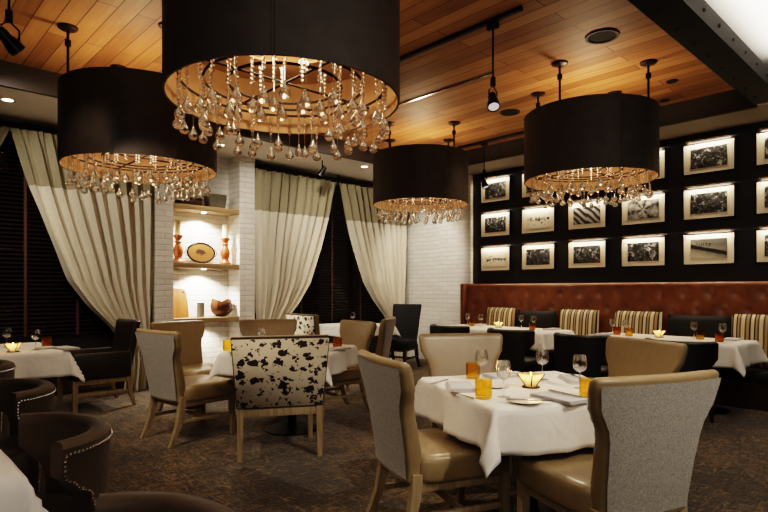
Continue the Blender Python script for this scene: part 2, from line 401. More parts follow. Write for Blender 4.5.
# ------------------------------------------------------------------ the room
WX, WY, ZC, ZS = 7.8, 7.8, 3.5, 3.28
FX, FY = 7.07, 6.46
X0, Y0 = -3.0, -2.5
struct('floor', span(X0, WX+.2, Y0, WY+.2, -.1, 0), M['carpet'])
struct('ceiling', span(X0, FX, 1.62, FY, ZC, ZC+.1), M['planks'])
struct('ceiling_white', span(X0, WX+.2, Y0, 1.62, 3.78, 3.88), M['white_paint'])
bm = nb(); addspan(bm, X0, WX+.2, FY, WY+.2, ZS, ZS+.4)
struct('soffit_back', bm, M['lit_soffit'])
struct('soffit_right', span(FX, WX+.2, Y0, FY, ZS, ZS+.4), M['soffit'])
bm = nb(); addspan(bm, FX-.05, FX-.001, 1.62, FY, ZS-.02, ZC-.001); addspan(bm, FX-.05, FX-.001, Y0, 1.38, ZS-.02, 3.779)
struct('trim_1', bm, M['fascia'])
struct('trim_2', span(X0, FX-.052, FY-.05, FY-.001, ZS-.02, ZC-.001), M['fascia'])
# steel beam with two rows of rivets
bm = nb(); addspan(bm, X0, FX-.06, 1.38, 1.64, ZS, ZS+.02); addspan(bm, X0, FX-.06, 1.38, 1.40, ZS+.02, ZS+.16); addspan(bm, X0, FX-.06, 1.60, 1.64, ZS+.02, ZC+.25)
for k in range(26):
    x = 6.7 - k*.36
    b2 = nb(); bmesh.ops.create_uvsphere(b2, u_segments=8, v_segments=6, radius=.017); b2.transform(Matrix.Translation((x, 1.56, ZS))); join(bm, b2)
    b2 = nb(); bmesh.ops.create_uvsphere(b2, u_segments=8, v_segments=6, radius=.017); b2.transform(Matrix.Translation((x, 1.38, ZS+.08))); join(bm, b2)
struct('trim_3', bm, simple('black_steel_beam', lin(13, 12, 12), .75, 0, 60, .1))
# right wall
struct('wall_right', span(WX, WX+.2, Y0, WY+.2, -.1, ZS+.1), M['brick'])
struct('wall_right_panel', span(WX-.03, WX, Y0, 5.97, .0, ZS), M['panel_black'])
struct('trim_4', span(WX-.10, WX, 5.97, 6.68, 0, ZS), M['brick'])
# back wall with two window openings and the brick niche pier
W1 = (-.5, 2.9); W2 = (4.42, 7.72)
bm = nb()
for a, b in ((X0, W1[0]), (W2[1], WX)): addspan(bm, a, b, WY, WY+.2, 0, ZS+.05)
for a, b in (W1, W2): addspan(bm, a, b, WY, WY+.2, 0, .72); addspan(bm, a, b, WY, WY+.2, 3.2, ZS+.05)
struct('wall_back', bm, M['brown_wall'])
PX = (2.90, 3.14, 4.13, 4.38); PY = 7.45
bm = nb(); addspan(bm, PX[0], PX[1], PY, WY+.2, 0, ZS); addspan(bm, PX[2], PX[3], PY, WY+.2, 0, ZS)
addspan(bm, PX[1], PX[2], PY+.34, WY+.2, 0, ZS)
struct('wall_niche', bm, M['brick'])
struct('baseboard_back', span(X0, 2.89, WY-.025, WY, 0, .14), M['dark_wood'])
struct('baseboard_right', span(WX-.125, WX-.1, 5.98, 6.68, 0, .14), M['white_paint'])
for k, (a, b) in enumerate((W1, W2)):
    root = thing('window_%d' % (k+1), None, None); root['kind'] = 'structure'
    bm = nb(); t = .06
    for x in (a+t/2, b-t/2, (a*2+b)/3, (a+2*b)/3): addspan(bm, x-t/2, x+t/2, WY+.04, WY+.12, .72, 3.2)
    for z in (.75, 3.17): addspan(bm, a, b, WY+.045, WY+.115, z-.03, z+.03)
    tag(obj('window_frame', bm, M['dark_wood'], root, 0), kind='structure')
    tag(obj('window_pane', span(a+.03, b-.03, WY+.075, WY+.085, .75, 3.17), M['pane'], root, 0), kind='structure')
# night outside: dark facade with two faint lights
struct('exterior_street', span(-6, 12, 16, 16.2, -1, 6), simple('night_facade', lin(12, 13, 16), .8))
for k, p in enumerate(((8.6, 12.5, 2.05), (9.2, 13, 1.95), (1.6, 13, 2.6))):
    bm = nb(); bmesh.ops.create_uvsphere(bm, u_segments=12, v_segments=8, radius=.06)
    rt = thing('street_lamp', None, None, p); b2 = nb(); tube(b2, [(0, 0, -.06), (0, 0, -p[2]-.9)], .025, 6); obj('pole', b2, M['black_metal'], rt)
    obj('lamp_globe', bm, emis('street_glow', (.8, .9, 1, 1), 3) if k == 0 else bpy.data.materials['street_glow'], rt)
    tag(rt, 'small glowing street lamp in the dark beyond the %s' % ('blind of the left window', 'right window', 'far right of the right window')[(1, 2, 0)[k]], 'lamp')

# ------------------------------------------------------------------ blinds
def blind(a, b, label, n_tape):
    t = thing('window_blind', label, 'blind', ((a+b)/2, WY-.05, .74), 0)
    w = (b-a)-.04
    bm = nb(); n = 48
    for i in range(n):
        z = .03 + i*(2.40/n)
        box(bm, (0, 0, z), (w, .045, .004), 0, M=Matrix.Rotation(R(38), 4, 'X'))
    obj('slats', bm, M['blind'], t, 0)
    obj('headrail', bx((0, 0, 2.46), (w, .06, .07), .005), M['dark_wood'], t, 0)
    for i in range(n_tape):
        x = -w/2 + w*(i+.5)/n_tape
        obj('ladder_tape', bx((x, -.026, 1.21), (.035, .002, 2.42)), M['tape'], t, 0)
blind(W1[0], W1[1], 'dark wooden slatted blind with brown tapes behind the left curtain', 6)
blind(W2[0], W2[1], 'dark wooden slatted blind in the window between the two parted curtains', 5)

# ------------------------------------------------------------------ curtains
def curtain(anchor, sgn, label, tw=1.6, ph=0.0):
    """anchor edge x, sgn = direction in which the free edge lies"""
    t = thing('curtain', label, 'curtain', (anchor, 7.5, 0), 0, 'two tone linen curtains')
    free = [(0, .40), (.35, .36), (.62, .40), (.84, .56), (1.12, .82), (1.42, 1.03), (2.0, 1.25), (2.53, 1.43), (3.14, tw)]
    anch = [(0, .10), (.62, .06), (1.0, .03), (1.6, .0), (3.14, 0)]
    npl = 10; per = 12; nx = npl*per; nz = 60
    def P(i, j, thick=0):
        z = 3.14*j/nz; s = i/nx
        a = interp(anch, z); w = interp(free, z) - a
        dens = w/tw
        amp = .055*min(1, .4+.65*dens) * (1.0 if z < 2.9 else max(.5, 1-(z-2.9)*1.6))
        phs = 2*PI*npl*s + ph + .5*math.sin(3*z+s*5)
        y = amp*(math.sin(phs)+.3*math.sin(2*phs+1)) + .02*math.sin(phs*.37+z*1.3)
        x = a + w*s + .012*math.sin(2*phs)*dens
        if z > 2.95:  # pinch pleats under the heading
            y += .02*math.sin(2*phs)*(z-2.95)/.2
        return (sgn*x, y, z + (.012*math.sin(phs) if j == nz else 0))
    def part(name, j0, j1, mat, off):
        bm = nb()
        rows = [[bm.verts.new(Vector(P(i, j)) + Vector((0, off, 0))) for i in range(nx+1)] for j in range(j0, j1+1)]
        for a, b in zip(rows, rows[1:]):
            for i in range(nx): bm.faces.new((a[i], a[i+1], b[i+1], b[i]))
        return obj(name, bm, mat, t, 0 or 80)
    jb = int(nz*2.53/3.14)
    part('drape', 0, jb, M['curtain'], 0)
    tag(part('top_band', jb, nz, M['curtain_top'], 0), 'darker olive band at the top')
    obj('tieback', tb(sgn), M['curtain_top'], t, 60)
    return t
def tb(sgn):
    bm = nb()
    rings = []
    for k in range(17):
        a = 2*PI*k/16
        x = sgn*(.235+.19*math.cos(a)); y = .065*math.sin(a)
        zc = .60 + .05*math.cos(a)
        rings.append([(x*1.0, y, zc-.035), (x+sgn*.008*math.cos(a), y+.008*math.sin(a), zc), (x, y, zc+.035)])
    loft(bm, rings, False, False); return bm
curtain(2.91, -1, 'linen curtain sweeping left of the white brick niche, free edge at left', ph=.4)
curtain(4.42, 1, 'linen curtain just right of the brick niche, gathered to the left', ph=1.2)
curtain(7.66, -1, 'linen curtain beside the bare white wall, gathered to the right', ph=2.0)
# left leaf of the first window, only its top edge comes into the photo
curtain(-.40, 1, 'linen curtain at the far left edge, only its top corner showing', tw=1.70, ph=.9)
for a, b, l in ((-.5, 2.88, 'dark curtain rod above the left window'), (4.42, 7.7, 'dark curtain rod above the window right of the niche')):
    bm = nb(); tube(bm, [(a, 7.53, 3.19), (b, 7.53, 3.19)], .018)
    for x in (a+.05, (a+b)/2, b-.05): tube(bm, [(x, 7.53, 3.19), (x, 7.53, 3.279)], .01)
    tag(obj('curtain_rod', bm, M['black_metal']), l, 'curtain rod')

# ------------------------------------------------------------------ niche shelves and what stands on them
NX0, NX1 = PX[1], PX[2]
SH = (.91, 1.675, 2.48)
for z, l in zip(SH, ('lowest oak shelf in the white brick niche', 'middle oak shelf in the white brick niche', 'top oak shelf in the white brick niche')):
    t = thing('shelf', l, 'shelf', ((NX0+NX1)/2, PY+.17, z), 0, 'niche shelves')
    obj('shelf_board', bx((0, 0, -.035), (NX1-NX0-.004, .33, .07), .006), M['shelf_wood'], t)
    if z > 1:
        bm = nb(); lathe(bm, [(0, -.085), (.03, -.085), (.034, -.07), (0, -.07)], 20, (0, -.04, 0)); obj('puck_light', bm, M['led'], t)
def candlestick(x, label):
    t = thing('candlestick', label, 'candlestick', (x, PY+.15, SH[1]), 0, 'turned wooden candlesticks')
    bm = nb(); lathe(bm, [(0, 0), (.085, 0), (.085, .02), (.06, .04), (.045, .075), (.062, .12), (.07, .17), (.05, .23), (.034, .27), (.05, .295), (.034, .315), (.06, .36), (.068, .385), (0, .385)], 28)
    obj('stem', bm, M['terracotta'], t)
    c = tag(obj('pillar_candle', nbl([(0, 0), (.042, 0), (.042, .19), (.03, .2), (0, .195)]), M['candle'], None, 40, (x, PY+.15, SH[1]+.385)),
        'ivory pillar candle on the %s turned candlestick' % label.split()[0], 'candle', 'pillar candles')
def nbl(p, n=24):
    bm = nb(); lathe(bm, p, n); return bm
candlestick(3.27, 'left turned wooden candlestick at the niche wall on the middle shelf')
candlestick(3.98, 'right turned wooden candlestick beside the oval tray handle')
t = thing('oval_tray', 'oval painted tray with dark rim leaning on the middle shelf', 'tray', (3.645, PY+.24, SH[1]+.162), 0)
bm = nb(); lathe(bm, [(0, 0), (.20, 0), (.20, .012), (0, .012)], 40, (0, 0, 0), 1, .68); bm.transform(Matrix.Rotation(R(82), 4, 'X')); obj('tray_face', bm, M['plaque'], t)
bm = nb(); pts = [(.205*math.cos(2*PI*k/40), .141*math.sin(2*PI*k/40), .006) for k in range(41)]; tube(bm, pts, .014, 8, False); bm.transform(Matrix.Rotation(R(82), 4, 'X')); obj('rim', bm, M['black_metal'], t)
for s in (-1, 1):
    bm = nb(); tube(bm, [(s*(.205+.035*math.sin(PI*k/8)), .05*math.cos(PI*k/8), .006) for k in range(9)], .007); bm.transform(Matrix.Rotation(R(82), 4, 'X')); obj('handle', bm, M['steel'], t)
# top shelf
bm = nb(); rings = [[(x*sx*.5, y*sx*.11/.28+0, z) for x, y in sell(.28, .28, 24, 8)] for z, sx in ((0, .86), (.13, .98), (.2, 1.0), (.2, .86), (.06, .74))]
loft(bm, rings); tag(obj('stone_trough', bm, M['stone'], None, 40, (3.83, PY+.17, SH[2])), 'rough grey stone trough on the top niche shelf', 'trough')
bm = nb(); box(bm, (0, 0, .05), (.3, .2, .1), .012); 
t = thing('wooden_box', 'low dark lidded box on the top niche shelf', 'box', (3.43, PY+.17, SH[2]), 0)
obj('box_body', bx((0, 0, .04), (.32, .2, .08), .01), M['dark_wood'], t); obj('lid', bx((0, 0, .098), (.33, .21, .035), .012), M['leather_black'], t); bm.free()
# lowest shelf
bm = nb(); rings = []
for x, y in ((0, 0),): pass
outl = [(-.15, 0), (.13, 0), (.125, .2), (.11, .36), (.08, .40), (.03, .41), (-.15, .41)]
f0 = [bm.verts.new((x, -.012, z)) for x, z in outl]; f1 = [bm.verts.new((x, .012, z)) for x, z in outl]
bm.faces.new(f0); bm.faces.new(list(reversed(f1)))
for i in range(len(outl)): j = (i+1) % len(outl); bm.faces.new((f0[i], f1[i], f1[j], f0[j]))
t = thing('cutting_board', 'honey wood cutting board leaning on the lowest niche shelf', 'cutting board', (3.33, PY+.235, SH[0]+.004), 0)
o = obj('board', bm, M['board'], t, 0); o.rotation_euler = (R(-9), 0, 0)
bm = nb(); lathe(bm, [(0, 0), (.013, 0), (.013, .004), (0, .004)], 16); bm.transform(Matrix.Translation((.075, -.0115, .36)) @ Matrix.Rotation(R(90), 4, 'X'))
o = obj('hanging_hole', bm, M['black_metal'], t); o.rotation_euler = (R(-9), 0, 0)
tag(obj('ceramic_cup', nbl([(0, 0), (.052, 0), (.052, .21), (.046, .21), (.044, .02), (0, .02)]), M['vase'], None, 40, (3.60, PY+.15, SH[0])), 'slim grey ceramic cylinder between cutting board and wooden bowl', 'vase')
# faceted wooden bowl
bm = nb(); n = 7; rings = []
rr = [(.07, 0), (.15, .07), (.17, .15), (.14, .24), (.12, .235), (.145, .15), (.125, .08), (.04, .03)]
for r, z in rr:
    rings.append([(r*math.cos(2*PI*k/n+.3), .85*r*math.sin(2*PI*k/n+.3), z + (.035*math.cos(2*PI*k/n*2+.6) if z > .2 else 0)) for k in range(n)])
loft(bm, rings); bmesh.ops.bevel(bm, geom=bm.edges[:], offset=.008, segments=2, affect='EDGES')
tag(obj('wooden_bowl', bm, M['bowl_wood'], None, 40, (3.93, PY+.17, SH[0])), 'carved angular brown wooden bowl on the lowest niche shelf', 'bowl')

# ------------------------------------------------------------------ banquette
BX, BY0, BY1, BZ = 7.50, -.6, 5.89, 1.40
t = thing('banquette', 'long button tufted rust leather banquette along the dark wall', 'banquette', (7.5, 2.7, 0))
T0 = Vector((7.5, 2.7, 0))
bm = nb(); ny, nz = 330, 34
btn = []
for row, z in enumerate((.62, .84, 1.06, 1.26)):
    k = 0
    while True:
        y = BY1-.18-(.14 if row % 2 else 0)-k*.28
        if y < BY0: break
        btn.append((y, z)); k += 1
grid = []
for j in range(nz+1):
    s = j/nz; row = []
    for i in range(ny+1):
        y = BY1 - (BY1-BY0)*i/ny
        if s < .9:
            z = .40 + s/.9*(BZ-.05-.40); x = BX - .06 + .06*(z-.4)
            dep = 0
            for by, bz in btn:
                dy = y-by; dz = z-bz
                if abs(dy) < .15 and abs(dz) < .15:
                    r2 = math.hypot(dy, dz); dep = max(dep, .06*math.exp(-r2/.04))
            x += dep
        else:
            a = (s-.9)/.1*PI*.5; z = BZ-.05+.05*math.sin(a); x = BX + .05*(1-math.cos(a))
        row.append(bm.verts.new((x-T0.x, y-T0.y, z)))
    grid.append(row)
for a, b in zip(grid, grid[1:]):
    for i in range(ny): bm.faces.new((a[i], a[i+1], b[i+1], b[i]))
top = grid[-1]; back = [bm.verts.new((WX-.035-T0.x, v.co.y, BZ)) for v in top]
for i in range(ny): bm.faces.new((top[i], top[i+1], back[i+1], back[i]))
obj('backrest', bm, M['rust'], t, 60)
bm = nb(); bmesh.ops.create_uvsphere(bm, u_segments=8, v_segments=6, radius=.014)
bo = None
for y, z in btn:
    if bo is None: bo = obj('tufting_button', bm, M['rust'], t)
    else: b2 = bo.copy(); C.objects.link(b2); bo = b2
    bo.location = (BX-.06+.06*(z-.4)+.054-T0.x, y-T0.y, z)
obj('seat', span(7.06-7.5, 7.46-7.5, BY0-2.7, BY1-2.7-.02, .305, .432, .04), M['leather_dark'], t)  # rust leather in shade, the dimness put into a darker leather
obj('base', span(7.10-7.5, 7.76-7.5, BY0-2.7, BY1-2.7-.03, 0, .304), M['dark_wood'], t)
bm = nb(); addspan(bm, 7.40-7.5, 7.76-7.5, BY1-2.7+.001, BY1-2.7+.075, 0, BZ+.01, .025); obj('end_panel', bm, M['rust'], t)

def cushion(w, h, th, mat, name):
    bm = nb(); n = 18; rings = []
    for s in (-1, 1):
        g = [[None]*(n+1) for _ in range(n+1)]
        for i in range(n+1):
            for j in range(n+1):
                u = -1+2*i/n; v = -1+2*j/n
                pinch = 1-.05*(u*u*(1-v*v)+v*v*(1-u*u))*0 
                ed = (1-abs(u)**3.2)*(1-abs(v)**3.2)
                g[i][j] = bm.verts.new((u*w/2*(1-.04*(1-abs(u))*0), s*th/2*max(0, ed)**.5, (v+1)*h/2))
        for i in range(n):
            for j in range(n): bm.faces.new((g[i][j], g[i+1][j], g[i+1][j+1], g[i][j+1]))
    bmesh.ops.remove_doubles(bm, verts=bm.verts[:], dist=.0005)
    return obj(name, bm, mat, None, 60)
cs = [(5.13, .46, 0, 'striped cushion nearest the brick pillar on the rust banquette'), (3.83, .50, 0, 'striped cushion between the dark cushion and the gap between tables'),
      (3.02, .52, 0, 'striped cushion behind the left half of the right banquette table'), (1.66, .50, 0, 'striped cushion cut by the right edge of the photo'),
      (4.50, .56, 1, 'dark leather cushion between two striped ones on the banquette, behind the far table'), (2.30, .60, 1, 'large dark leather cushion behind the right banquette table')]
for y, w, k, l in cs:
    o = cushion(w*1.16, .59 if not k else .56, .15 if not k else .13, M['stripes'] if not k else M['cushion_dark'], 'cushion')
    o.location = (7.345, y, .435); o.rotation_euler = (R(-5), 0, R(-90)); tag(o, l, 'cushion', 'striped cushions' if not k else 'dark cushions')

# ------------------------------------------------------------------ framed photographs
kinds = {(0, 1): 'dark', (1, 1): 'light', (0, 2): 'light', (2, 1): 'stripe', (3, 1): 'radial', (4, 2): 'band'}
desc = {'dark': 'dark monochrome print', 'light': 'pale sketchy monochrome print', 'stripe': 'print of diagonal stalks', 'radial': 'print of radiating leaves', 'band': 'print with a dark diagonal band'}
colw = ('first', 'second', 'third', 'fourth', 'fifth', 'sixth'); roww = ('top', 'middle', 'bottom')
fm = nb()
for a, b, c, d in ((-.3, .3, .19, .205), (-.3, .3, -.205, -.19), (-.3, -.285, -.19, .19), (.285, .3, -.19, .19)): addspan(fm, -.02, .012, a, b, c, d)
frame_proto = obj('frame', fm, M['black_metal'], None, 0); frame_me = frame_proto.data; bpy.data.objects.remove(frame_proto)
mat_p = obj('mat_board', span(-.004, .010, -.285, .285, -.19, .19), M['mat_board'], None, 0); mat_me = mat_p.data; bpy.data.objects.remove(mat_p)
lm = nb(); tube(lm, [(-.06, -.25, .222), (-.06, .25, .222)], .008); tube(lm, [(.012, 0, .2), (-.02, 0, .23), (-.06, 0, .224)], .005)
lp = obj('picture_light', lm, M['brass'], None); light_me = lp.data; bpy.data.objects.remove(lp)
def link(name, me, parent):
    o = bpy.data.objects.new(name, me); C.objects.link(o); o.parent = parent; return o
for c in range(6):
    for r in range(3):
        k = kinds.get((c, r), 'dark'); y = 5.5-.8*c; z = 2.96-.572*r
        t = thing('picture_frame', 'framed %s, %s column from the brick pillar, %s row' % (desc[k], colw[c], roww[r]), 'picture', (WX-.042, y, z), 0, 'framed photographs on the dark wall')
        link('frame', frame_me, t); link('mat_board', mat_me, t); link('picture_light', light_me, t)
        ph_ = obj('photograph', span(-.008, -.004, -.205, .205, -.125, .125), photo_mat(c*3+r+1, k), t, 0)
        if k == 'band':
            f = bpy.data.curves.new('sign_lettering', 'FONT'); f.body = 'SUITE'; f.size = .06; f.space_character = 1.25; f.extrude = .0004; f.materials.append(M['black_metal'])
            tmp = bpy.data.objects.new('tmp_text', f); fm_ = bpy.data.meshes.new_from_object(tmp); bpy.data.objects.remove(tmp); bpy.data.curves.remove(f)
            fo = bpy.data.objects.new('sign_lettering', fm_); C.objects.link(fo); fo.parent = ph_
            fo.rotation_euler = Matrix(((0, 0, -1), (-1, 0, 0), (0, 1, 0))).to_4x4().to_euler(); fo.location = (-.0095, .15, .055)
            fo.rotation_euler.rotate_axis('Z', R(-10))
        L = bpy.data.lights.new('picture_lamp', 'AREA'); L.shape = 'RECTANGLE'; L.size = .4; L.size_y = .02; L.energy = 4.0; L.color = (1, .78, .5)
        lo = bpy.data.objects.new('picture_lamp', L); C.objects.link(lo); lo.parent = t; L.energy = 3.4; L.color = (1, .84, .62); lo.location = (-.05, 0, .211); lo.rotation_euler = (0, R(-38), R(0))
        lo.rotation_euler = Vector((.45, 0, -1)).to_track_quat('-Z', 'Y').to_euler()
        L.size, L.size_y = .48, .015

# ------------------------------------------------------------------ drum chandeliers
DR, DZ, DH = .66, 2.42, .68
def bead_mesh():
    bm = nb(); z = 0
    for k in range(6):
        b2 = nb(); bmesh.ops.create_uvsphere(b2, u_segments=8, v_segments=6, radius=.0105 + (.003 if k == 0 else 0)); b2.transform(Matrix.Translation((0, 0, -.015-k*.0215))); join(bm, b2)
    tube(bm, [(0, 0, -.11), (0, 0, -.215)], .0028, 6)
    return bm
bead_o = obj('crystal_strand', bead_mesh(), M['crystal']); bead_me = bead_o.data; bpy.data.objects.remove(bead_o)
bm = nb(); lathe(bm, [(0, .06), (.004, .055), (.006, .046), (.012, .032), (.024, .014), (.0295, -.002), (.026, -.016), (.015, -.026), (0, -.030)], 12)
drop_o = obj('crystal_drop', bm, M['crystal'], None, 60); drop_me = drop_o.data; bpy.data.objects.remove(drop_o)
def drum(x, y, label, counts, DZ=2.42, seed=1):
    rnd = random.Random(seed)
    t = thing('drum_chandelier', label, 'chandelier', (x, y, DZ), 0, 'black drum chandeliers with crystal drops')
    bm = nb(); lathe(bm, [(DR-.012, 0), (DR, 0), (DR, DH), (DR-.012, DH)], 72)
    # seam with a row of small studs, turned towards the middle of the room
    a0 = R(232)
    for da in (-.012, .012):
        c, s = math.cos(a0+da), math.sin(a0+da)
        tube(bm, [(DR*c, DR*s, 0), (DR*c, DR*s, DH)], .004, 6)
    sh = obj('drum_shade', bm, M['shade_black'], t, 50)
    bm = nb(); lathe(bm, [(DR-.013, .001), (DR-.013, DH-.001)], 72); tag(obj('lining', bm, M['lining'], sh, 50), 'gold lining')
    bm = nb(); 
    for rr in (.58, .45, .32):
        tube(bm, [(rr*math.cos(2*PI*k/48), rr*math.sin(2*PI*k/48), .10) for k in range(49)], .008, 6, False)
    for a in (0, PI/2): 
        c, s = math.cos(a), math.sin(a); tube(bm, [(-.65*c, -.65*s, .112), (.65*c, .65*s, .112)], .007, 6)
    obj('ring_frame', bm, M['ring'], t)
    # upper diffuser disc ring
    bm = nb(); lathe(bm, [(.30, .34), (DR-.02, .34), (DR-.02, .35), (.30, .35), (.30, .34)], 64); obj('reflector', bm, M['lining'], t)
    for k in range(4):
        a = 2*PI*k/4; px, py = .6*math.cos(a), .6*math.sin(a)
        bm = nb(); tube(bm, [(px, py, DH-.25), (px, py, ZC-DZ-.001)], .011, 10); rod = obj('rod', bm, M['bronze'], t)
        bm = nb(); lathe(bm, [(0, -.03), (.05, -.03), (.075, -.015), (.08, -.001), (0, -.001)], 24, (px, py, ZC-DZ)); lathe(bm, [(0, 0), (.025, 0), (.025, .05), (0, .05)], 16, (px, py, ZC-DZ-.16)); obj('canopy', bm, M['bronze'], rod)
    for k in range(3):
        a = 2*PI*k/3+.4
        bm = nb(); bmesh.ops.create_uvsphere(bm, u_segments=14, v_segments=10, radius=.03); bm.transform(Matrix.Translation((.2*math.cos(a), .2*math.sin(a), .30)))
        obj('bulb', bm, M['bulb'], t)
    for rr, n in counts:
        for k in range(n):
            a = 2*PI*(k+rnd.uniform(-.25, .25))/n
            dz = rnd.uniform(-.05, .06)
            s = link('crystal_strand', bead_me, t); s.location = (rr*math.cos(a), rr*math.sin(a), .095+dz*.4)
            s.rotation_euler = (0, 0, rnd.uniform(0, 6)); k2 = 1.0+dz
            d = link('crystal_drop', drop_me, s); d.location = (0, 0, -.255+rnd.uniform(-.02, .01))
    for z, e, r_ in ((.20, 5.5, .07), (.52, 26, .10)):
        L = bpy.data.lights.new('chandelier_lamp', 'POINT'); L.energy = e; L.color = (1, .76, .50); L.shadow_soft_size = r_
        lo = bpy.data.objects.new('chandelier_lamp', L); C.objects.link(lo); lo.parent = t; lo.location = (0, 0, z)
    return t
drum(1.808, 2.738, 'largest looking black drum chandelier at the top of the photo, underside rings showing', ((.58, 32), (.45, 22), (.32, 12)), 2.38, seed=1)
drum(1.907, 5.226, 'black drum chandelier in front of the left linen curtain', ((.58, 32), (.45, 22), (.32, 12)), 2.39, seed=2)
drum(5.734, 5.318, 'smallest looking black drum chandelier, in front of the curtain by the brick pillar', ((.58, 32), (.45, 22), (.32, 12)), 2.48, seed=3)
drum(5.576, 2.777, 'black drum chandelier hanging before the framed photographs', ((.58, 32), (.45, 22), (.32, 12)), 2.44, seed=4)

# ------------------------------------------------------------------ ceiling fittings
def track(x, y0, y1, label):
    tag(obj('lighting_track', span(x-.02, x+.02, y0, y1, ZC-.035, ZC-.001, .004), M['black_metal'], None, 0), label, 'lighting track')
track(3.76, 2.42, 5.2, 'black lighting track across the middle of the plank ceiling')
track(6.75, 3.3, 5.62, 'black lighting track along the ceiling edge near the dark wall')
track(.72, 3.6, 5.0, 'black lighting track at the upper left corner')
tag(obj('ceiling_strip', span(4.685, 4.715, 3.35, 5.2, ZC-.012, ZC-.001), M['steel'], None, 0), 'thin metal strip let into the plank ceiling', 'trim strip')
def spot(x, y, zt, zh, aim, label, energy, ang=55):
    t = thing('track_spotlight', label, 'spotlight', (x, y, zh), 0, 'track spotlights')
    bm = nb(); tube(bm, [(0, 0, .13), (0, 0, zt-zh)], .008, 8); obj('stem', bm, M['black_metal'], t)
    bm = nb(); addspan(bm, -.02, .02, -.05, .05, zt-zh-.045, zt-zh, .004); obj('adapter', bm, M['black_metal'], t)
    bm = nb(); lathe(bm, [(0, .19), (.022, .19), (.022, .12), (0, .12)], 14); 
    tube(bm, [(-.055, 0, 0), (-.055, 0, .08), (0, 0, .125), (.055, 0, .08), (.055, 0, 0)], .006, 6); obj('yoke', bm, M['black_metal'], t)
    q = (Vector(aim)-Vector((x, y, zh))).to_track_quat('-Z', 'Y').to_euler()
    bm = nb(); lathe(bm, [(0, .08), (.03, .08), (.036, .05), (.034, .02), (.05, -.03), (.05, -.075), (.044, -.075), (.044, -.06), (0, -.06)], 24)
    h = obj('lamp_head', bm, M['black_metal'], t, 40, None, q)
    bm = nb(); lathe(bm, [(0, -.066), (.043, -.066), (.043, -.061), (0, -.061)], 24); obj('lens', bm, M['spotlens'], h)
    L = bpy.data.lights.new('spot_lamp', 'SPOT'); L.energy = energy; L.spot_size = R(ang); L.spot_blend = .6; L.color = (1, .84, .64); L.shadow_soft_size = .04
    lo = bpy.data.objects.new('spot_lamp', L); C.objects.link(lo); lo.parent = h; lo.location = (0, 0, -.085)
near_c = G(.84, 3.2, .75)
spot(3.79, 2.71, ZC-.03, 2.84, near_c, 'black spotlight on a long stem, hanging mid ceiling beside the dark disc', 90, 60)
spot(6.76, 4.99, ZC-.03, 2.88, (6.85, 4.2, .75), 'small black spotlight hanging before the first framed photograph', 40, 70)
spot(.72, 4.22, ZC-.03, 2.88, G(-.875, 5.05, .75), 'black spotlight at the upper left corner beside a canopy', 90, 70)
spot(4.3, 6.3, ZS+.2, 3.12, (4.2, 5.2, .6), 'black spotlight under the soffit, glimpsed below the largest chandelier', 30, 60) if False else None
def disc(u, v, r, label, name='ceiling_speaker'):
    p = G(u, v, ZC)
    t = thing(name, label, 'ceiling fitting', p)
    bm = nb(); lathe(bm, [(r, -.001), (r, -.012), (r*.84, -.012), (r*.80, -.004), (r*.80, -.001)], 36); obj('bezel', bm, M['dark_ring'], t)
    bm = nb(); lathe(bm, [(0, -.004), (r*.8, -.004)], 36); obj('grille', bm, M['grille'], t)
disc(1.889, 4.86, .14, 'round dark ceiling speaker near the steel beam')
disc(1.557, 6.93, .12, 'round dark ceiling disc just behind the hanging spotlight')
disc(3.03, 5.9, .055, 'small round dark fitting on the planks above the right chandelier', 'ceiling_sensor')
disc(3.25, 6.5, .05, 'smallest dark fitting near the ceiling edge, right of the right chandelier rods', 'ceiling_sensor')
def downlight(x, y, z, label, e=28):
    t = thing('downlight', label, 'downlight', (x, y, z), 0, 'recessed downlights')
    bm = nb(); lathe(bm, [(.075, -.001), (.075, -.008), (.052, -.006), (.05, -.001)], 28); obj('bezel', bm, M['white_paint'], t)
    bm = nb(); lathe(bm, [(0, -.003), (.05, -.003)], 28); obj('lens', bm, M['led'], t)
    L = bpy.data.lights.new('down_lamp', 'SPOT'); L.energy = e; L.spot_size = R(95); L.spot_blend = .8; L.color = (1, .84, .62); L.shadow_soft_size = .05
    lo = bpy.data.objects.new('down_lamp', L); C.objects.link(lo); lo.parent = t; lo.location = (0, 0, -.02)
def on_z(px, py, z):     # sight line survey of the ceiling fittings
    v = 561*(z-1.3)/(290-py); return G((px-384)/561*v, v, z)
downlight(1.17, 6.93, ZS, 'lit downlight in the soffit above the left curtain', 60)
downlight(3.64, 7.09, ZS, 'lit downlight in the soffit above the brick niche', 45)
downlight(5.96, 6.75, ZS, 'lit downlight in the soffit above the parted curtains', 60)
t = thing('track_spotlight', 'black spotlight under the soffit, glimpsed below the largest chandelier', 'spotlight', (5.2, 6.86, ZS-.17), 0, 'track spotlights')
bm = nb(); tube(bm, [(0, 0, .05), (0, 0, .169)], .009); obj('stem', bm, M['black_metal'], t)
bm = nb(); lathe(bm, [(0, .08), (.036, .08), (.036, .02), (.05, -.03), (.05, -.075), (.04, -.06), (0, -.06)], 20); h = obj('lamp_head', bm, M['black_metal'], t, 40, None, (R(20), R(25), 0))
bm = nb(); lathe(bm, [(0, -.066), (.04, -.066), (.04, -.06), (0, -.06)], 20); obj('lens', bm, M['spotlens'], h)

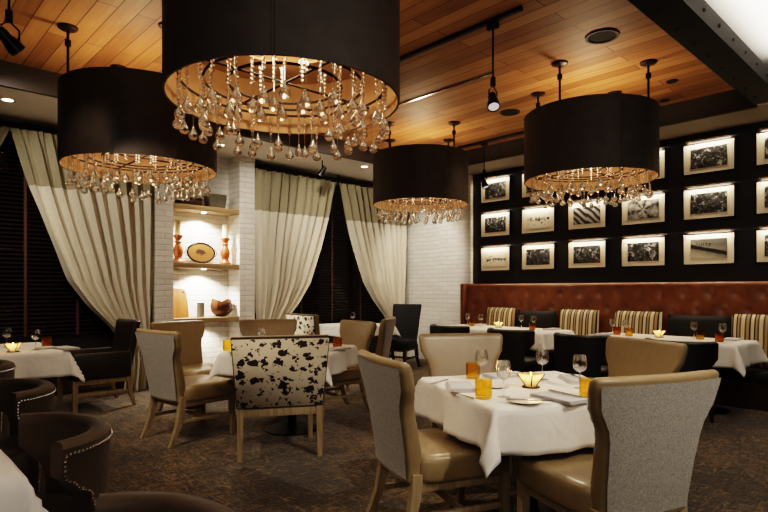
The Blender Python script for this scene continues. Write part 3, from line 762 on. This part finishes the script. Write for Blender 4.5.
# ------------------------------------------------------------------ chairs
def wing_chair(name, label, leather, panel, wing=True, H=.96, legm=None):
    legm = legm or M['oak']
    t = thing(name, label, 'chair')
    if wing: wt = [(.38, .232), (.55, .245), (.68, .255), (.74, .268), (.79, .295), (.83, .318), (.92, .332), (.96, .330)]
    else: wt = [(.38, .225), (.7, .245), (.96, .262)]
    k = (H-.38)/.58
    W = lambda z: sinterp(wt, .38+(z-.38)/k)
    yc = lambda z: -.235 - .12*(max(0, z-.38)/.58)**1.25
    th = lambda z: .055 - .018*(z-.38)/.58
    rings = []
    zs = [.36+(H-.02-.36)*i/26 for i in range(27)]
    for z in zs:
        rings.append([(x, y + yc(z) + .28*x*x, z) for x, y in sell(W(z), th(z), 36, 5)])
    for f, dz, sx in ((.92, .008, .99), (.7, .015, .975), (.35, .02, .95)):
        z = H-.02+dz
        rings.append([(x, y + yc(z) + .28*x*x, z) for x, y in sell(W(H-.02)*sx, th(H)*f, 36, 5)])
    bm = nb(); loft(bm, rings); back = obj('backrest', bm, leather, t, 50)
    if panel:
        bm = nb(); rows = []
        for i in range(25):
            z = .375+(H-.03-.375)*i/24; w = W(z)-.014
            rows.append([bm.verts.new((w*(-1+2*j/14), yc(z)+.28*(w*(-1+2*j/14))**2-th(z)*(1 if abs(-1+2*j/14) < .9 else .93)-.004, z)) for j in range(15)])
        for a, b in zip(rows, rows[1:]):
            for j in range(14): bm.faces.new((a[j], a[j+1], b[j+1], b[j]))
        tag(obj('back_panel', bm, panel, back, 60), 'grey woven fabric on the rear of the backrest')
    bm = nb(); rings = []
    for z, s in ((.355, .95), (.365, .985), (.38, 1), (.45, 1.0), (.472, .985), (.485, .95), (.492, .85)):
        rings.append([(x, y+.045, z + (.0 if z < .48 else 0)) for x, y in sell(.275*s, .27*s, 40, 7)])
    loft(bm, rings); obj('seat', bm, leather, t, 50)
    bm = nb()
    for s in (-1, 1): box(bm, (s*.225, .03, .335), (.03, .48, .05), .004)
    box(bm, (0, .268, .335), (.44, .03, .05), .004); box(bm, (0, -.215, .335), (.42, .03, .05), .004)
    obj('seat_rail', bm, legm, t, 30)
    for s in (-1, 1):
        bm = nb(); sq_leg(bm, [(s*.235, .262, .37), (s*.237, .266, .18), (s*.24, .27, 0)], (.048, .042, .034)); obj('leg', bm, legm, t, 30)
        bm = nb(); sq_leg(bm, [(s*.222, -.225, .40), (s*.222, -.232, .30), (s*.225, -.255, .18), (s*.229, -.295, .08), (s*.232, -.335, 0)], (.05, .05, .044, .038, .033)); obj('leg', bm, legm, t, 40)
        obj('stretcher', bx((s*.23, .01, .19), (.022, .50, .032), .004), legm, t, 30)
    obj('stretcher', bx((0, .03, .19), (.45, .022, .03), .004), legm, t, 30)
    return t
def cow_chair():
    t = thing('cowhide_chair', 'x', 'chair')
    H = .95
    rings = []
    for i in range(22):
        z = .40+(H-.012-.40)*i/21; w = .325+.045*((z-.4)/.55); y0 = -.25-.07*((z-.4)/.55)
        rings.append([(x, y+y0, z) for x, y in sell(w, .045, 36, 9)])
    rings.append([(x, y-.32, H) for x, y in sell(.362, .036, 36, 9)])
    bm = nb(); loft(bm, rings); back = obj('backrest', bm, M['leather_tan'], t, 50)
    bm = nb(); rows = []
    for i in range(3):
        z = .405+(H-.02-.405)*i/2; w = .322+.045*((z-.4)/.55); y0 = -.25-.07*((z-.4)/.55)-.049
        rows.append([bm.verts.new((w*(-1+j), y0, z)) for j in range(3)])
    for a, b in zip(rows, rows[1:]):
        for j in range(2): bm.faces.new((a[j], a[j+1], b[j+1], b[j]))
    o = obj('back_panel', bm, M['cowhide'], back, 60); tag(o, 'cream hide with dark brown spots on the rear of the backrest')
    m = o.modifiers.new('thick', 'SOLIDIFY'); m.thickness = .006; m.offset = 1
    bm = nb(); pts = []
    for (x, z) in ((-.324, .405), (-.366, H-.008), (.366, H-.008), (.324, .405), (-.324, .405)):
        pts.append((x, -.25-.07*((z-.4)/.55)-.047, z))
    for a, b in zip(pts, pts[1:]): tube(bm, [a, b], .007, 6)
    obj('piping', bm, M['dark_wood'], back)
    obj('seat', bx((0, .04, .42), (.64, .56, .13), .04, 3), M['leather_tan'], t)
    bm = nb()
    for s in (-1, 1): box(bm, (s*.30, .0, .345), (.035, .56, .055), .004)
    box(bm, (0, .28, .345), (.6, .035, .055), .004); box(bm, (0, -.272, .36), (.6, .035, .06), .004)
    obj('seat_rail', bm, M['oak'], t, 30)
    for s in (-1, 1):
        bm = nb(); sq_leg(bm, [(s*.295, .28, .37), (s*.30, .285, 0)], (.05, .036)); obj('leg', bm, M['oak'], t, 30)
        bm = nb(); sq_leg(bm, [(s*.30, -.272, .40), (s*.305, -.285, 0)], (.052, .036)); obj('leg', bm, M['oak'], t, 30)
    return t
def barrel_chair(name, fabric, nails=True, H=.78):
    t = thing(name, 'x', 'chair')
    A, B = .335, .31
    def tend(z): return R(sinterp([(.20, 52), (.50, 52), (.56, 55), (.62, 68), (.655, 76), (1, 76)], z))
    zs = [.17+(H-.17)*i/34 for i in range(35)]
    th = .075; n = 36
    bm = nb(); rings = []
    for z in zs:
        ring = []
        te = tend(z); lift = 1+.10*(z-.4)
        for k in range(n+1):
            a = -te + 2*te*k/n; ring.append((A*lift*math.sin(a), -B*lift*math.cos(a), z))
        for k in range(n, -1, -1):
            a = -te + 2*te*k/n; ring.append(((A-th)*lift*math.sin(a), -(B-th)*lift*math.cos(a), z))
        rings.append(ring)
    # rounded top
    for f, dz in ((.75, .012), (.4, .02)):
        z = H; te = tend(z)-.02; lift = 1+.10*(z-.4); ring = []
        m = th*(1-f)/2
        for k in range(n+1):
            a = -te + 2*te*k/n; ring.append(((A-m)*lift*math.sin(a), -(B-m)*lift*math.cos(a), z+dz))
        for k in range(n, -1, -1):
            a = -te + 2*te*k/n; ring.append(((A-th+m)*lift*math.sin(a), -(B-th+m)*lift*math.cos(a), z+dz))
        rings.append(ring)
    loft(bm, rings); back = obj('wraparound_back', bm, fabric, t, 40)
    if nails:
        path = []
        def pt(a, z, o=.003):
            lift = 1+.10*(z-.4); return Vector(((A+o)*lift*math.sin(a), -(B+o)*lift*math.cos(a), z))
        for i in range(60): path.append(pt(-tend(.2+(H-.03-.2)*i/59)+.03, .2+(H-.03-.2)*i/59))
        te = tend(H)-.03
        for i in range(1, 80): path.append(pt(-te+2*te*i/80, H-.02))
        for i in range(60): path.append(pt(tend(H-.03-(H-.03-.2)*i/59)-.03, H-.03-(H-.03-.2)*i/59))
        bm = nb(); acc = 0; last = None
        for a, b in zip(path, path[1:]):
            d = (b-a).length; 
            while acc <= d:
                p = a + (b-a)*(acc/d if d else 0)
                b2 = nb(); bmesh.ops.create_icosphere(b2, subdivisions=1, radius=.0068); b2.transform(Matrix.Translation(p)); join(bm, b2); acc += .0165
            acc -= d
        obj('nailhead_trim', bm, M['nail'], back)
    bm = nb(); rings = []
    for z, s in ((.18, .94), (.30, .98), (.42, 1), (.445, .96), (.455, .85)):
        rings.append([(x, y+.03, z) for x, y in sell(.255*s, .26*s, 36, 3.2)])
    loft(bm, rings); obj('seat', bm, fabric, t, 50)
    for sx in (-1, 1):
        for sy in (-1, 1):
            bm = nb(); sq_leg(bm, [(sx*.19, .02+sy*.19, .19), (sx*.20, .02+sy*.20, 0)], (.045, .032)); obj('leg', bm, M['dark_wood'], t, 30)
    return t
def arm_chair():
    t = thing('armchair', 'x', 'chair')
    bm = nb(); rings = []
    for i in range(14):
        z = .36+.58*i/13; rings.append([(x, y-.27-.10*((z-.36)/.58), z) for x, y in sell(.27+.03*((z-.36)/.58), .05, 32, 6)])
    rings.append([(x, y-.372, .955) for x, y in sell(.28, .03, 32, 6)])
    loft(bm, rings); obj('backrest', bm, M['leather_dark'], t, 50)
    obj('seat', bx((0, .03, .40), (.52, .56, .14), .035, 3), M['leather_dark'], t)
    for s in (-1, 1):
        obj('arm', bx((s*.295, .0, .475), (.07, .60, .29), .025, 3), M['leather_dark'], t)
        bm = nb(); sq_leg(bm, [(s*.29, .27, .34), (s*.295, .275, 0)], (.05, .04)); obj('leg', bm, M['oak'], t, 30)
        bm = nb(); sq_leg(bm, [(s*.29, -.27, .34), (s*.29, -.29, .15), (s*.292, -.34, 0)], (.05, .045, .036)); obj('leg', bm, M['oak'], t, 30)
        obj('stretcher', bx((s*.29, 0, .17), (.024, .55, .035), .004), M['oak'], t, 30)
    bm = nb()
    for s in (-1, 1): box(bm, (s*.29, 0, .305), (.036, .56, .05), .004)
    for y in (-.27, .27): box(bm, (0, y, .305), (.55, .036, .05), .004)
    obj('seat_rail', bm, M['oak'], t, 30)
    return t

wing = wing_chair('dining_chair', 'x', M['leather_tan'], M['tweed'])
gw = 'tan leather dining chairs with grey rear panels'
place(wing, 'tan leather chair with grey woven back, foreground right, back towards the camera', G(1.00, 2.59), heading(-.36, .93), gw)
place(wing, 'tan leather chair at the near table, its grey back turned left towards the carpet', G(.29, 3.03), heading(.93, .35), gw)
place(wing, 'tan leather chair behind the near table, broad smooth front facing the camera', G(.63, 4.05), heading(.1, -1), gw)
place(wing, 'tan leather chair behind the foreground chair back, before the right banquette table', G(1.48, 3.72), heading(-.93, -.36), gw)
place(wing, 'tan chair with pale grey back, left of the spotted cowhide chair', G(-1.73, 5.03), heading(.63, .77), gw)
place(wing, 'tan leather chair before the brick niche, overlapped by the pale grey back', G(-1.98, 5.93), heading(.83, -.56), gw)
place(wing, 'tan leather chair below the curtain right of the niche, seen over the cowhide back', G(-1.28, 6.2), heading(.2, -.98), gw)
place(wing, 'tan leather chair right of the middle table, seat pushed under the cloth', G(-.55, 6.02), heading(-.81, -.59), gw)
place(wing, 'tan chair seen edge on before the tall dark chair', G(-.26, 6.95), heading(-.97, .2), gw)
cow = cow_chair()
place(cow, 'low wide chair with brown spotted cowhide back, nearest the middle of the photo', G(-.87, 4.60), heading(-.25, .97), 'cowhide chairs')
place(cow, 'distant chair with spotted hide back beside the right window', G(-.95, 8.38), heading(.75, .66), 'cowhide chairs')
tall = wing_chair('tall_dining_chair', 'x', M['cushion_dark'], None, False, 1.06, M['dark_wood'])
place(tall, 'tall dark leather chair against the white wall by the curtain', G(.24, 9.3), heading(-.45, -.9), cat='chair')
arm = arm_chair()
place(arm, 'dark leather armchair below the left curtain beside a white clothed table', (1.98, 6.85, 0), R(90), cat='chair')
bar = barrel_chair('barrel_chair', M['velvet'], True, .755)
gb = 'brown barrel chairs with nailhead trim'
WEST = R(90)
place(bar, 'brown barrel chair with curved nailhead trim at the lower left, largest in view', (.44, 2.475, 0), WEST, gb)
place(bar, 'brown barrel chair directly behind the largest one, nailhead trim along its rim', (.52, 3.675, 0), WEST, gb)
place(bar, 'brown barrel chair farthest back at the left edge, before the white clothed table', (.55, 4.92, 0), WEST, gb)
place(bar, 'brown barrel chair at the bottom edge, only its top rim showing', G(-.60, 1.15), R(85), gb)
bar2 = barrel_chair('barrel_chair', M['leather_black'], False, .80)
gk = 'black barrel chairs at the banquette tables'
place(bar2, 'black barrel chair at the far banquette table, nearest the brick pillar', (6.05, 4.98, 0), R(-90), gk)
place(bar2, 'black barrel chair at the far banquette table, nearer end', (6.02, 3.98, 0), R(-90), gk)
place(bar2, 'black barrel chair left of the tan chair at the right banquette table', (5.9, 2.98, 0), R(-90), gk)
place(bar2, 'black barrel chair right of the tan chair at the right banquette table', (5.9, 1.98, 0), R(-90), gk)

# ------------------------------------------------------------------ tables and cloths
def table(w, l, label, clabel, loc, rz, over=.22, seed=0, ped=1):
    t = thing('dining_table', label, 'table', loc, rz, 'dining tables')
    obj('tabletop', bx((0, 0, .735), (w-.02, l-.02, .03), .004), M['dark_wood'], t)
    for k in range(ped):
        y = 0 if ped == 1 else (k-.5)*l*.5
        bm = nb(); lathe(bm, [(0, .03), (.05, .03), (.04, .08), (.035, .68), (.11, .72), (0, .72)], 20, (0, y, 0)); obj('pedestal', bm, M['black_metal'], t)
        bm = nb(); lathe(bm, [(0, 0), (.25, 0), (.25, .012), (.05, .035), (0, .035)], 32, (0, y, 0)); obj('base', bm, M['black_metal'], t)
    rnd = random.Random(seed); ph = [rnd.uniform(0, 6) for _ in range(8)]
    step = .025; bm = nb()
    hx, hy = w/2, l/2
    def axis(h):
        n = int(2*h/.06); a = [-h+2*h*i/n for i in range(n+1)]
        m = int(over/step); e = [h+over*(i+1)/m for i in range(m)]
        return [-v for v in reversed(e)]+a+e
    ax, ay = axis(hx), axis(hy)
    def P(x, y):
        cx, cy = max(-hx, min(hx, x)), max(-hy, min(hy, y))
        dx, dy = x-cx, y-cy; r = math.hypot(dx, dy)
        if r < 1e-6: return (x, y, .7515+.0012*math.sin(x*9+ph[0])*math.sin(y*8+ph[1]))
        rd = .018
        z = .7515
        ux, uy = dx/r, dy/r
        corner = abs(ux*uy)*2
        s = r
        # soft edge roll then hang
        if s < rd*1.57: a = s/rd; out, dn = rd*math.sin(a), rd*(1-math.cos(a))
        else: out, dn = rd, rd+(s-rd*1.57)
        slope = .10+.33*corner
        tl = (x*uy*uy + y*ux*ux)
        rip = (.020*math.sin(tl*13+ph[2]+ux*2)+.012*math.sin(tl*29+ph[3]+uy*3))*min(1, s/over)*(1-.4*corner)
        out += dn*slope + rip*min(1, s/.08)*1.0
        dn *= math.sqrt(max(.2, 1-slope*slope))
        return (cx+ux*out, cy+uy*out, z-dn)
    g = [[bm.verts.new(P(x, y)) for y in ay] for x in ax]
    for a, b in zip(g, g[1:]):
        for j in range(len(ay)-1): bm.faces.new((a[j], a[j+1], b[j+1], b[j]))
    o = obj('tablecloth', bm, M['cloth'], None, 60, loc, (0, 0, rz))
    tag(o, clabel, 'tablecloth', 'white tablecloths')
    m = o.modifiers.new('thick', 'SOLIDIFY'); m.thickness = .0015; m.offset = 1
    return t
def ang(u, v):
    x, y = GV(u, v); return math.atan2(y, x)
near_rz = ang(.956, .292); near_p = G(.84, 3.2)
table(.96, .96, 'square table under the white cloth in the foreground', 'white cloth on the near table with a long hanging corner', near_p, near_rz, .23, 1)
mid_p = G(-.86, 5.24); mid_rz = ang(.84, .54)-R(45)
table(.94, .94, 'square table between the cowhide chair and the niche', 'white cloth on the table behind the cowhide chair', mid_p, mid_rz, .20, 2)
table(.98, 1.10, 'square table at the left edge beside the dark armchair', 'white cloth on the table at left under the slatted blind', (.93, 6.25, 0), 0, .24, 3)
table(.90, .90, 'table in the lower left corner before the largest barrel chair', 'white cloth cut by the lower left corner', (-.09, 2.41, 0), 0, .22, 4)
table(.85, .85, 'distant table before the right window', 'white cloth on the distant table under the parted curtains', G(-.45, 9.0), 0, .18, 5)
table(.76, 1.86, 'long table at the far end of the banquette', 'white cloth on the far banquette table', (6.74, 4.73, 0), 0, .235, 6, 2)
table(.78, 1.62, 'long table at the near end of the banquette', 'white cloth on the banquette table at right, corner hanging low', (6.72, 2.45, 0), 0, .24, 7, 2)

# ------------------------------------------------------------------ tableware
ZT = .7545
def wine_glass():
    t = thing('wine_glass', 'x', 'wine glass')
    bm = nb(); lathe(bm, [(0, .088), (.018, .092), (.034, .108), (.040, .130), (.038, .155), (.031, .185), (.0295, .185), (.0365, .155), (.0385, .130), (.0325, .110), (.016, .095), (0, .092)], 28); obj('glass_bowl', bm, M['glass'], t)
    bm = nb(); lathe(bm, [(0, 0), (.034, 0), (.034, .002), (.008, .006), (.004, .012), (.0035, .08), (.007, .088), (0, .089)], 24); obj('stem', bm, M['glass'], t)
    return t
def tumbler(name, mat):
    bm = nb(); lathe(bm, [(0, 0), (.036, 0), (.042, .006), (.043, .04), (.043, .095), (.040, .095), (.040, .03), (.036, .018), (0, .016)], 30)
    return tag(obj(name, bm, mat, None, 50), 'x', 'tumbler')
def votive_holder():
    t = thing('candle_holder', 'x', 'candle holder')
    n = 4
    bm = nb(); rings = []
    for r, z in ((.026, .006), (.034, .014), (.074, .074), (.070, .076), (.030, .022)):
        rings.append([(r*math.cos(2*PI*k/n+.35), r*math.sin(2*PI*k/n+.35), z) for k in range(n)])
    rings2 = [[Vector(a).lerp(Vector(b), f) for a, b in zip(r, r[1:]+r[:1]) for f in (0, .5)] for r in rings]
    loft(bm, rings2); obj('glass_bowl', bm, M['votive'], t, 20)
    bm = nb(); 
    for k in range(n):
        a = 2*PI*k/n+.35; c, s = math.cos(a), math.sin(a)
        tube(bm, [(.03*c, .03*s, .01), (.076*c, .076*s, .076)], .0035, 6)
    lathe(bm, [(0, 0), (.05, 0), (.05, .006), (0, .006)], 20); obj('metal_stand', bm, M['black_metal'], t, 30)
    bm = nb(); lathe(bm, [(0, .022), (.022, .022), (.036, .048), (.036, .05), (0, .05)], 16); obj('candle', bm, M['wax_glow'], t)
    bm = nb(); lathe(bm, [(0, .052), (.005, .06), (.003, .075), (0, .085)], 10); obj('flame', bm, M['flame'], t)
    L = bpy.data.lights.new('candle_lamp', 'POINT'); L.energy = .9; L.color = (1, .62, .25); L.shadow_soft_size = .02
    lo = bpy.data.objects.new('candle_lamp', L); C.objects.link(lo); lo.parent = t; lo.location = (0, 0, .085)
    return t
def napkin():
    bm = nb(); 
    for k in range(3): box(bm, (.002*k, -.004*k, .0035+k*.006), (.27-.006*k, .14-.004*k, .0058), .0025)
    return tag(obj('folded_napkin', bm, M['napkin'], None, 40), 'x', 'napkin')
def bread_plate():
    bm = nb(); lathe(bm, [(0, 0), (.045, 0), (.05, .003), (.082, .012), (.083, .014), (.05, .006), (0, .005)], 36)
    return tag(obj('bread_plate', bm, M['china'], None, 50), 'x', 'plate')
def knife():
    t = thing('table_knife', 'x', 'knife')
    bm = nb(); rings = []
    for x, w, h in ((-.01, .006, .003), (.03, .009, .0015), (.09, .009, .0015), (.115, .003, .001)): rings.append([(x, -w, .003-h), (x, w, .003-h), (x, w, .003+h), (x, -w, .003+h)])
    loft(bm, rings); obj('blade', bm, M['steel'], t, 30)
    bm = nb(); rings = []
    for x, w, h in ((-.11, .004, .003), (-.10, .006, .004), (-.01, .005, .003)): rings.append([(x, -w, .004-h), (x, w, .004-h), (x, w, .004+h), (x, -w, .004+h)])
    loft(bm, rings); obj('handle', bm, M['steel'], t, 30)
    return t
def fork():
    t = thing('table_fork', 'x', 'fork')
    bm = nb(); rings = []
    for x, w in ((-.10, .004), (-.09, .006), (.03, .003), (.045, .011), (.06, .012)): rings.append([(x, -w, .001), (x, w, .001), (x, w, .004), (x, -w, .004)])
    loft(bm, rings); obj('handle', bm, M['steel'], t, 30)
    bm = nb()
    for k in range(4): box(bm, (.083, -.009+.006*k, .004), (.05, .003, .002))
    obj('tines', bm, M['steel'], t, 0)
    return t
wg, tb_, rb, vh, nk, bp, kn, fk = wine_glass(), tumbler('tumbler', M['amber']), tumbler('tumbler', M['redamber']), votive_holder(), napkin(), bread_plate(), knife(), fork()
def at(u, v, z=ZT): return G(u, v, z)
NT_ = 'on the near table'
gg, gt = 'wine glasses', 'amber tumblers'
place(wg, 'wine glass on the near table before the broad tan chair back', at(.585, 3.36), 0, gg)
place(wg, 'wine glass standing behind the closest amber tumbler on the near table', at(.61, 2.86), 0, gg)
place(wg, 'wine glass at the far corner of the near table, behind the candle holder', at(.965, 3.42), 0, gg)
place(wg, 'wine glass beside the tumbler next to the foreground chair back', at(1.09, 3.12), 0, gg)
place(tb_, 'amber tumbler at the far left of the near table, beside a wine glass', at(.55, 3.47), 0, gt)
place(tb_, 'closest amber tumbler, standing alone at the left edge of the near table', at(.50, 2.82), 0, gt)
place(tb_, 'amber tumbler on the near table touching the outline of the foreground chair', at(1.04, 2.86), 0, gt)
place(vh, 'glowing faceted candle holder in the middle of the near table', at(.825, 3.15), .3, 'candle holders')
gn = 'folded napkins'
place(nk, 'folded grey napkin at the near edge of the foreground table', at(.875, 2.80), ang(.5, -.87), gn)
place(nk, 'folded napkin at the left side of the near table, before the chair with grey back', at(.42, 3.12), near_rz+R(72), gn)
place(nk, 'folded napkin at the far side of the near table behind the wine glasses', at(.76, 3.55), near_rz+R(5), gn)
place(nk, 'folded napkin near the right corner of the near table behind the candle holder', at(1.15, 3.38), near_rz+R(70), gn)
place(bp, 'small white plate with a knife at the near edge of the foreground table', at(.685, 2.71), 0, 'bread plates')
place(bp, 'small white plate left of the closest tumbler', at(.455, 3.0) + Vector((-.0, .0, 0)), 0, 'bread plates') if False else None
place(bp, 'small white plate at the left side of the near table, by the dark cutlery', at(.62, 3.15), 0, 'bread plates')
place(kn, 'knife lying across the small white plate nearest the camera', at(.70, 2.70, ZT+.013), near_rz+R(-25), 'knives')
place(kn, 'knife resting on the near folded napkin', at(.91, 2.82, ZT+.022), ang(.5, -.87), 'knives')
place(kn, 'knife at the left side of the near table beside the folded napkin', at(.33, 3.32, ZT), near_rz+R(40), 'knives')
place(fk, 'fork on the left edge of the near table, left of the closest tumbler', at(.405, 2.90, ZT), near_rz+R(100), 'forks')
place(fk, 'fork resting on the right napkin of the near table', at(1.16, 3.38, ZT+.022), near_rz+R(75), 'forks')
# middle table
place(tb_, 'amber tumbler on the middle table, between niche and cowhide back', at(-1.40, 5.02), 0, gt)
place(rb, 'red tumbler on the middle table, right of the cowhide back', at(-.44, 5.30), 0, 'red tumblers')
place(bp, 'small plate on the middle table below the amber tumbler', at(-1.26, 4.84), 0, 'bread plates')
place(nk, 'folded napkin on the middle table before the red tumbler', at(-.44, 5.12), R(10), gn)
place(wg, 'wine glass on the middle table peeking over the cowhide back', at(-1.15, 5.28), 0, gg)
# left table
place(vh, 'glowing candle holder on the white table at the left edge', at(-3.27, 4.94), 0, 'candle holders')
place(wg, 'wine glass right of the glowing candle on the left edge table', at(-3.17, 5.10), 0, gg)
place(wg, 'wine glass at the extreme left on the left edge table', at(-3.60, 5.35), 0, gg)
place(rb, 'red tumbler on the left edge table before the blind', at(-3.25, 5.40), 0, 'red tumblers')
place(nk, 'folded napkin at the right corner of the left edge table', at(-2.95, 5.20), R(-80), gn)
place(bp, 'small plate on the left edge table beside the folded napkin', at(-3.16, 5.22), 0, 'bread plates')
# far banquette table
def bw(x, y): return Vector((x, y, ZT))
for x, y, l in ((6.95, 5.45, 'first wine glass from the brick pillar on the far banquette table'), (6.85, 5.12, 'second wine glass from the brick pillar on the far banquette table'),
                (6.98, 4.50, 'third wine glass from the brick pillar on the far banquette table'), (6.90, 4.25, 'fourth wine glass from the brick pillar on the far banquette table')):
    place(wg, l, bw(x, y), 0, gg)
place(tb_, 'amber tumbler beside the first wine glasses on the far banquette table', bw(6.80, 5.25), 0, gt)
place(rb, 'red tumbler at the near end of the far banquette table', bw(6.70, 4.15), 0, 'red tumblers')
place(vh, 'glowing candle holder on the far banquette table', bw(6.85, 4.80), .5, 'candle holders')
for x, y, l in ((7.02, 5.30, 'folded napkin at the pillar end of the far banquette table'), (6.98, 4.02, 'folded napkin at the near end of the far banquette table')):
    place(nk, l, bw(x, y), R(0), gn)
# right banquette table
for x, y, l in ((6.88, 3.12, 'wine glass left of the tan chair top on the right banquette table'), (6.80, 2.92, 'wine glass above the tan chair top, beside an amber tumbler on the right banquette table'),
                (6.92, 2.20, 'wine glass before the large dark cushion, its left side'), (6.80, 1.88, 'wine glass before the large dark cushion, its right side')):
    place(wg, l, bw(x, y), 0, gg)
place(rb, 'red tumbler beside the left wine glass on the right banquette table', bw(6.78, 3.02), 0, 'red tumblers')
place(tb_, 'amber tumbler behind the tan chair top on the right banquette table', bw(6.70, 2.84), 0, gt)
place(tb_, 'dark amber tumbler between the two right wine glasses at the banquette', bw(6.80, 2.10), 0, gt)
place(rb, 'red tumbler near the right end of the right banquette table', bw(6.62, 1.86), 0, 'red tumblers')
place(vh, 'glowing candle holder on the right banquette table', bw(6.76, 2.52), .4, 'candle holders')
place(nk, 'folded napkin at the far end of the right banquette table', bw(6.62, 3.12), R(0), gn)
place(nk, 'folded napkin at the near end of the right banquette table', bw(6.95, 1.84), R(5), gn)
# distant table
place(wg, 'wine glass on the distant table under the parted curtains', G(-.5, 8.95, ZT), 0, gg)
# lower left table
place(nk, 'folded napkin on the table cut by the lower left corner', bw(.12, 2.52), R(90), gn)

# ------------------------------------------------------------------ lights
def area(loc, aim, e, size, col, sy=None):
    L = bpy.data.lights.new('cove_fill_light', 'AREA'); L.energy = e; L.size = size; L.color = col
    if sy: L.shape = 'RECTANGLE'; L.size_y = sy
    o = bpy.data.objects.new('cove_fill_light', L); C.objects.link(o); o.location = loc
    o.rotation_euler = (Vector(aim)-Vector(loc)).to_track_quat('-Z', 'Y').to_euler()
def spotl(loc, aim, e, ang_, col=(1, .84, .64), soft=.06, blend=.6):
    L = bpy.data.lights.new('spot_wash_light', 'SPOT'); L.energy = e; L.spot_size = R(ang_); L.spot_blend = blend; L.color = col; L.shadow_soft_size = soft
    o = bpy.data.objects.new('spot_wash_light', L); C.objects.link(o); o.location = loc
    o.rotation_euler = (Vector(aim)-Vector(loc)).to_track_quat('-Z', 'Y').to_euler()
for z in (SH[1], SH[2]): spotl(((NX0+NX1)/2, PY+.12, z-.095), ((NX0+NX1)/2, PY+.22, z-1), 110, 135, (1, .93, .80), .03, .5)
spotl(((NX0+NX1)/2, PY+.12, SH[0]-.09), ((NX0+NX1)/2, PY+.22, 0), 45, 130, (1, .9, .75), .03)
area((3.5, 1.32, 3.52), (3.5, .95, 4.2), 90, 7.0, (1, .93, .82), .06)
spotl((2.3, -1.2, 3.7), near_c, 250, 32, (1, .88, .72))
spotl((5.2, .8, 3.7), (6.8, 2.45, .7), 45, 50)
spotl((5.4, 4.2, 3.45), (6.9, 4.6, .7), 28, 60)
spotl((1.2, 4.0, 3.45), (1.0, 6.1, .7), 50, 40)
spotl((-.6, 1.2, 3.7), (-.2, 2.3, .7), 40, 30)
spotl((6.6, 6.0, 3.45), (7.8, 7.0, 1.5), 40, 60)  # unseen spot that brightens the bare white wall
area((2.6, -1.2, 3.2), (4.2, 4.0, .4), 17, 2.0, (1, .88, .74))  # added fill from the camera side, no fixture there

area((-1.2, -.6, 2.6), (2.2, 3.6, .6), 20, 1.8, (1, .90, .78))  # added soft fill from the left for chair backs and barrel chairs
area((1.6, -1.6, 2.4), (2.4, 2.0, .7), 13, 1.5, (1, .92, .84))  # added fill behind the camera for the foreground chair's rear
for p, a, e in (((.7, 5.9, 3.3), (2.3, 7.5, 1.9), 122), ((3.6, 5.9, 3.3), (5.0, 7.5, 1.9), 98), ((4.4, 5.9, 3.3), (6.9, 7.5, 1.9), 122)):  # unseen side spots added to brighten the curtains and model their folds
    spotl(p, a, e, 80, (1, .92, .80), .05, .9)
spotl(G(-1.9, 1.9, 3.45), G(-.05, 2.95, .75), 120, 20, (1, .84, .66))  # unseen spot added to lift the grey back at the near table
spotl(G(-2.6, 2.7, 3.45), G(-1.95, 4.9, .75), 120, 22, (1, .86, .70))  # unseen spot added to lift the pale grey back further left
spotl((6.2, 6.2, 3.2), (7.8, 7.1, 1.6), 110, 60, (1, .92, .8))  # another unseen spot added to brighten the white wall
w = bpy.data.worlds.new('night'); bpy.context.scene.world = w; w.use_nodes = True
w.node_tree.nodes['Background'].inputs[0].default_value = (.9, .75, .6, 1); w.node_tree.nodes['Background'].inputs[1].default_value = .02
sc = bpy.context.scene
sc.view_settings.view_transform = 'Filmic'
sc.view_settings.look = 'High Contrast'
sc.view_settings.exposure = .0
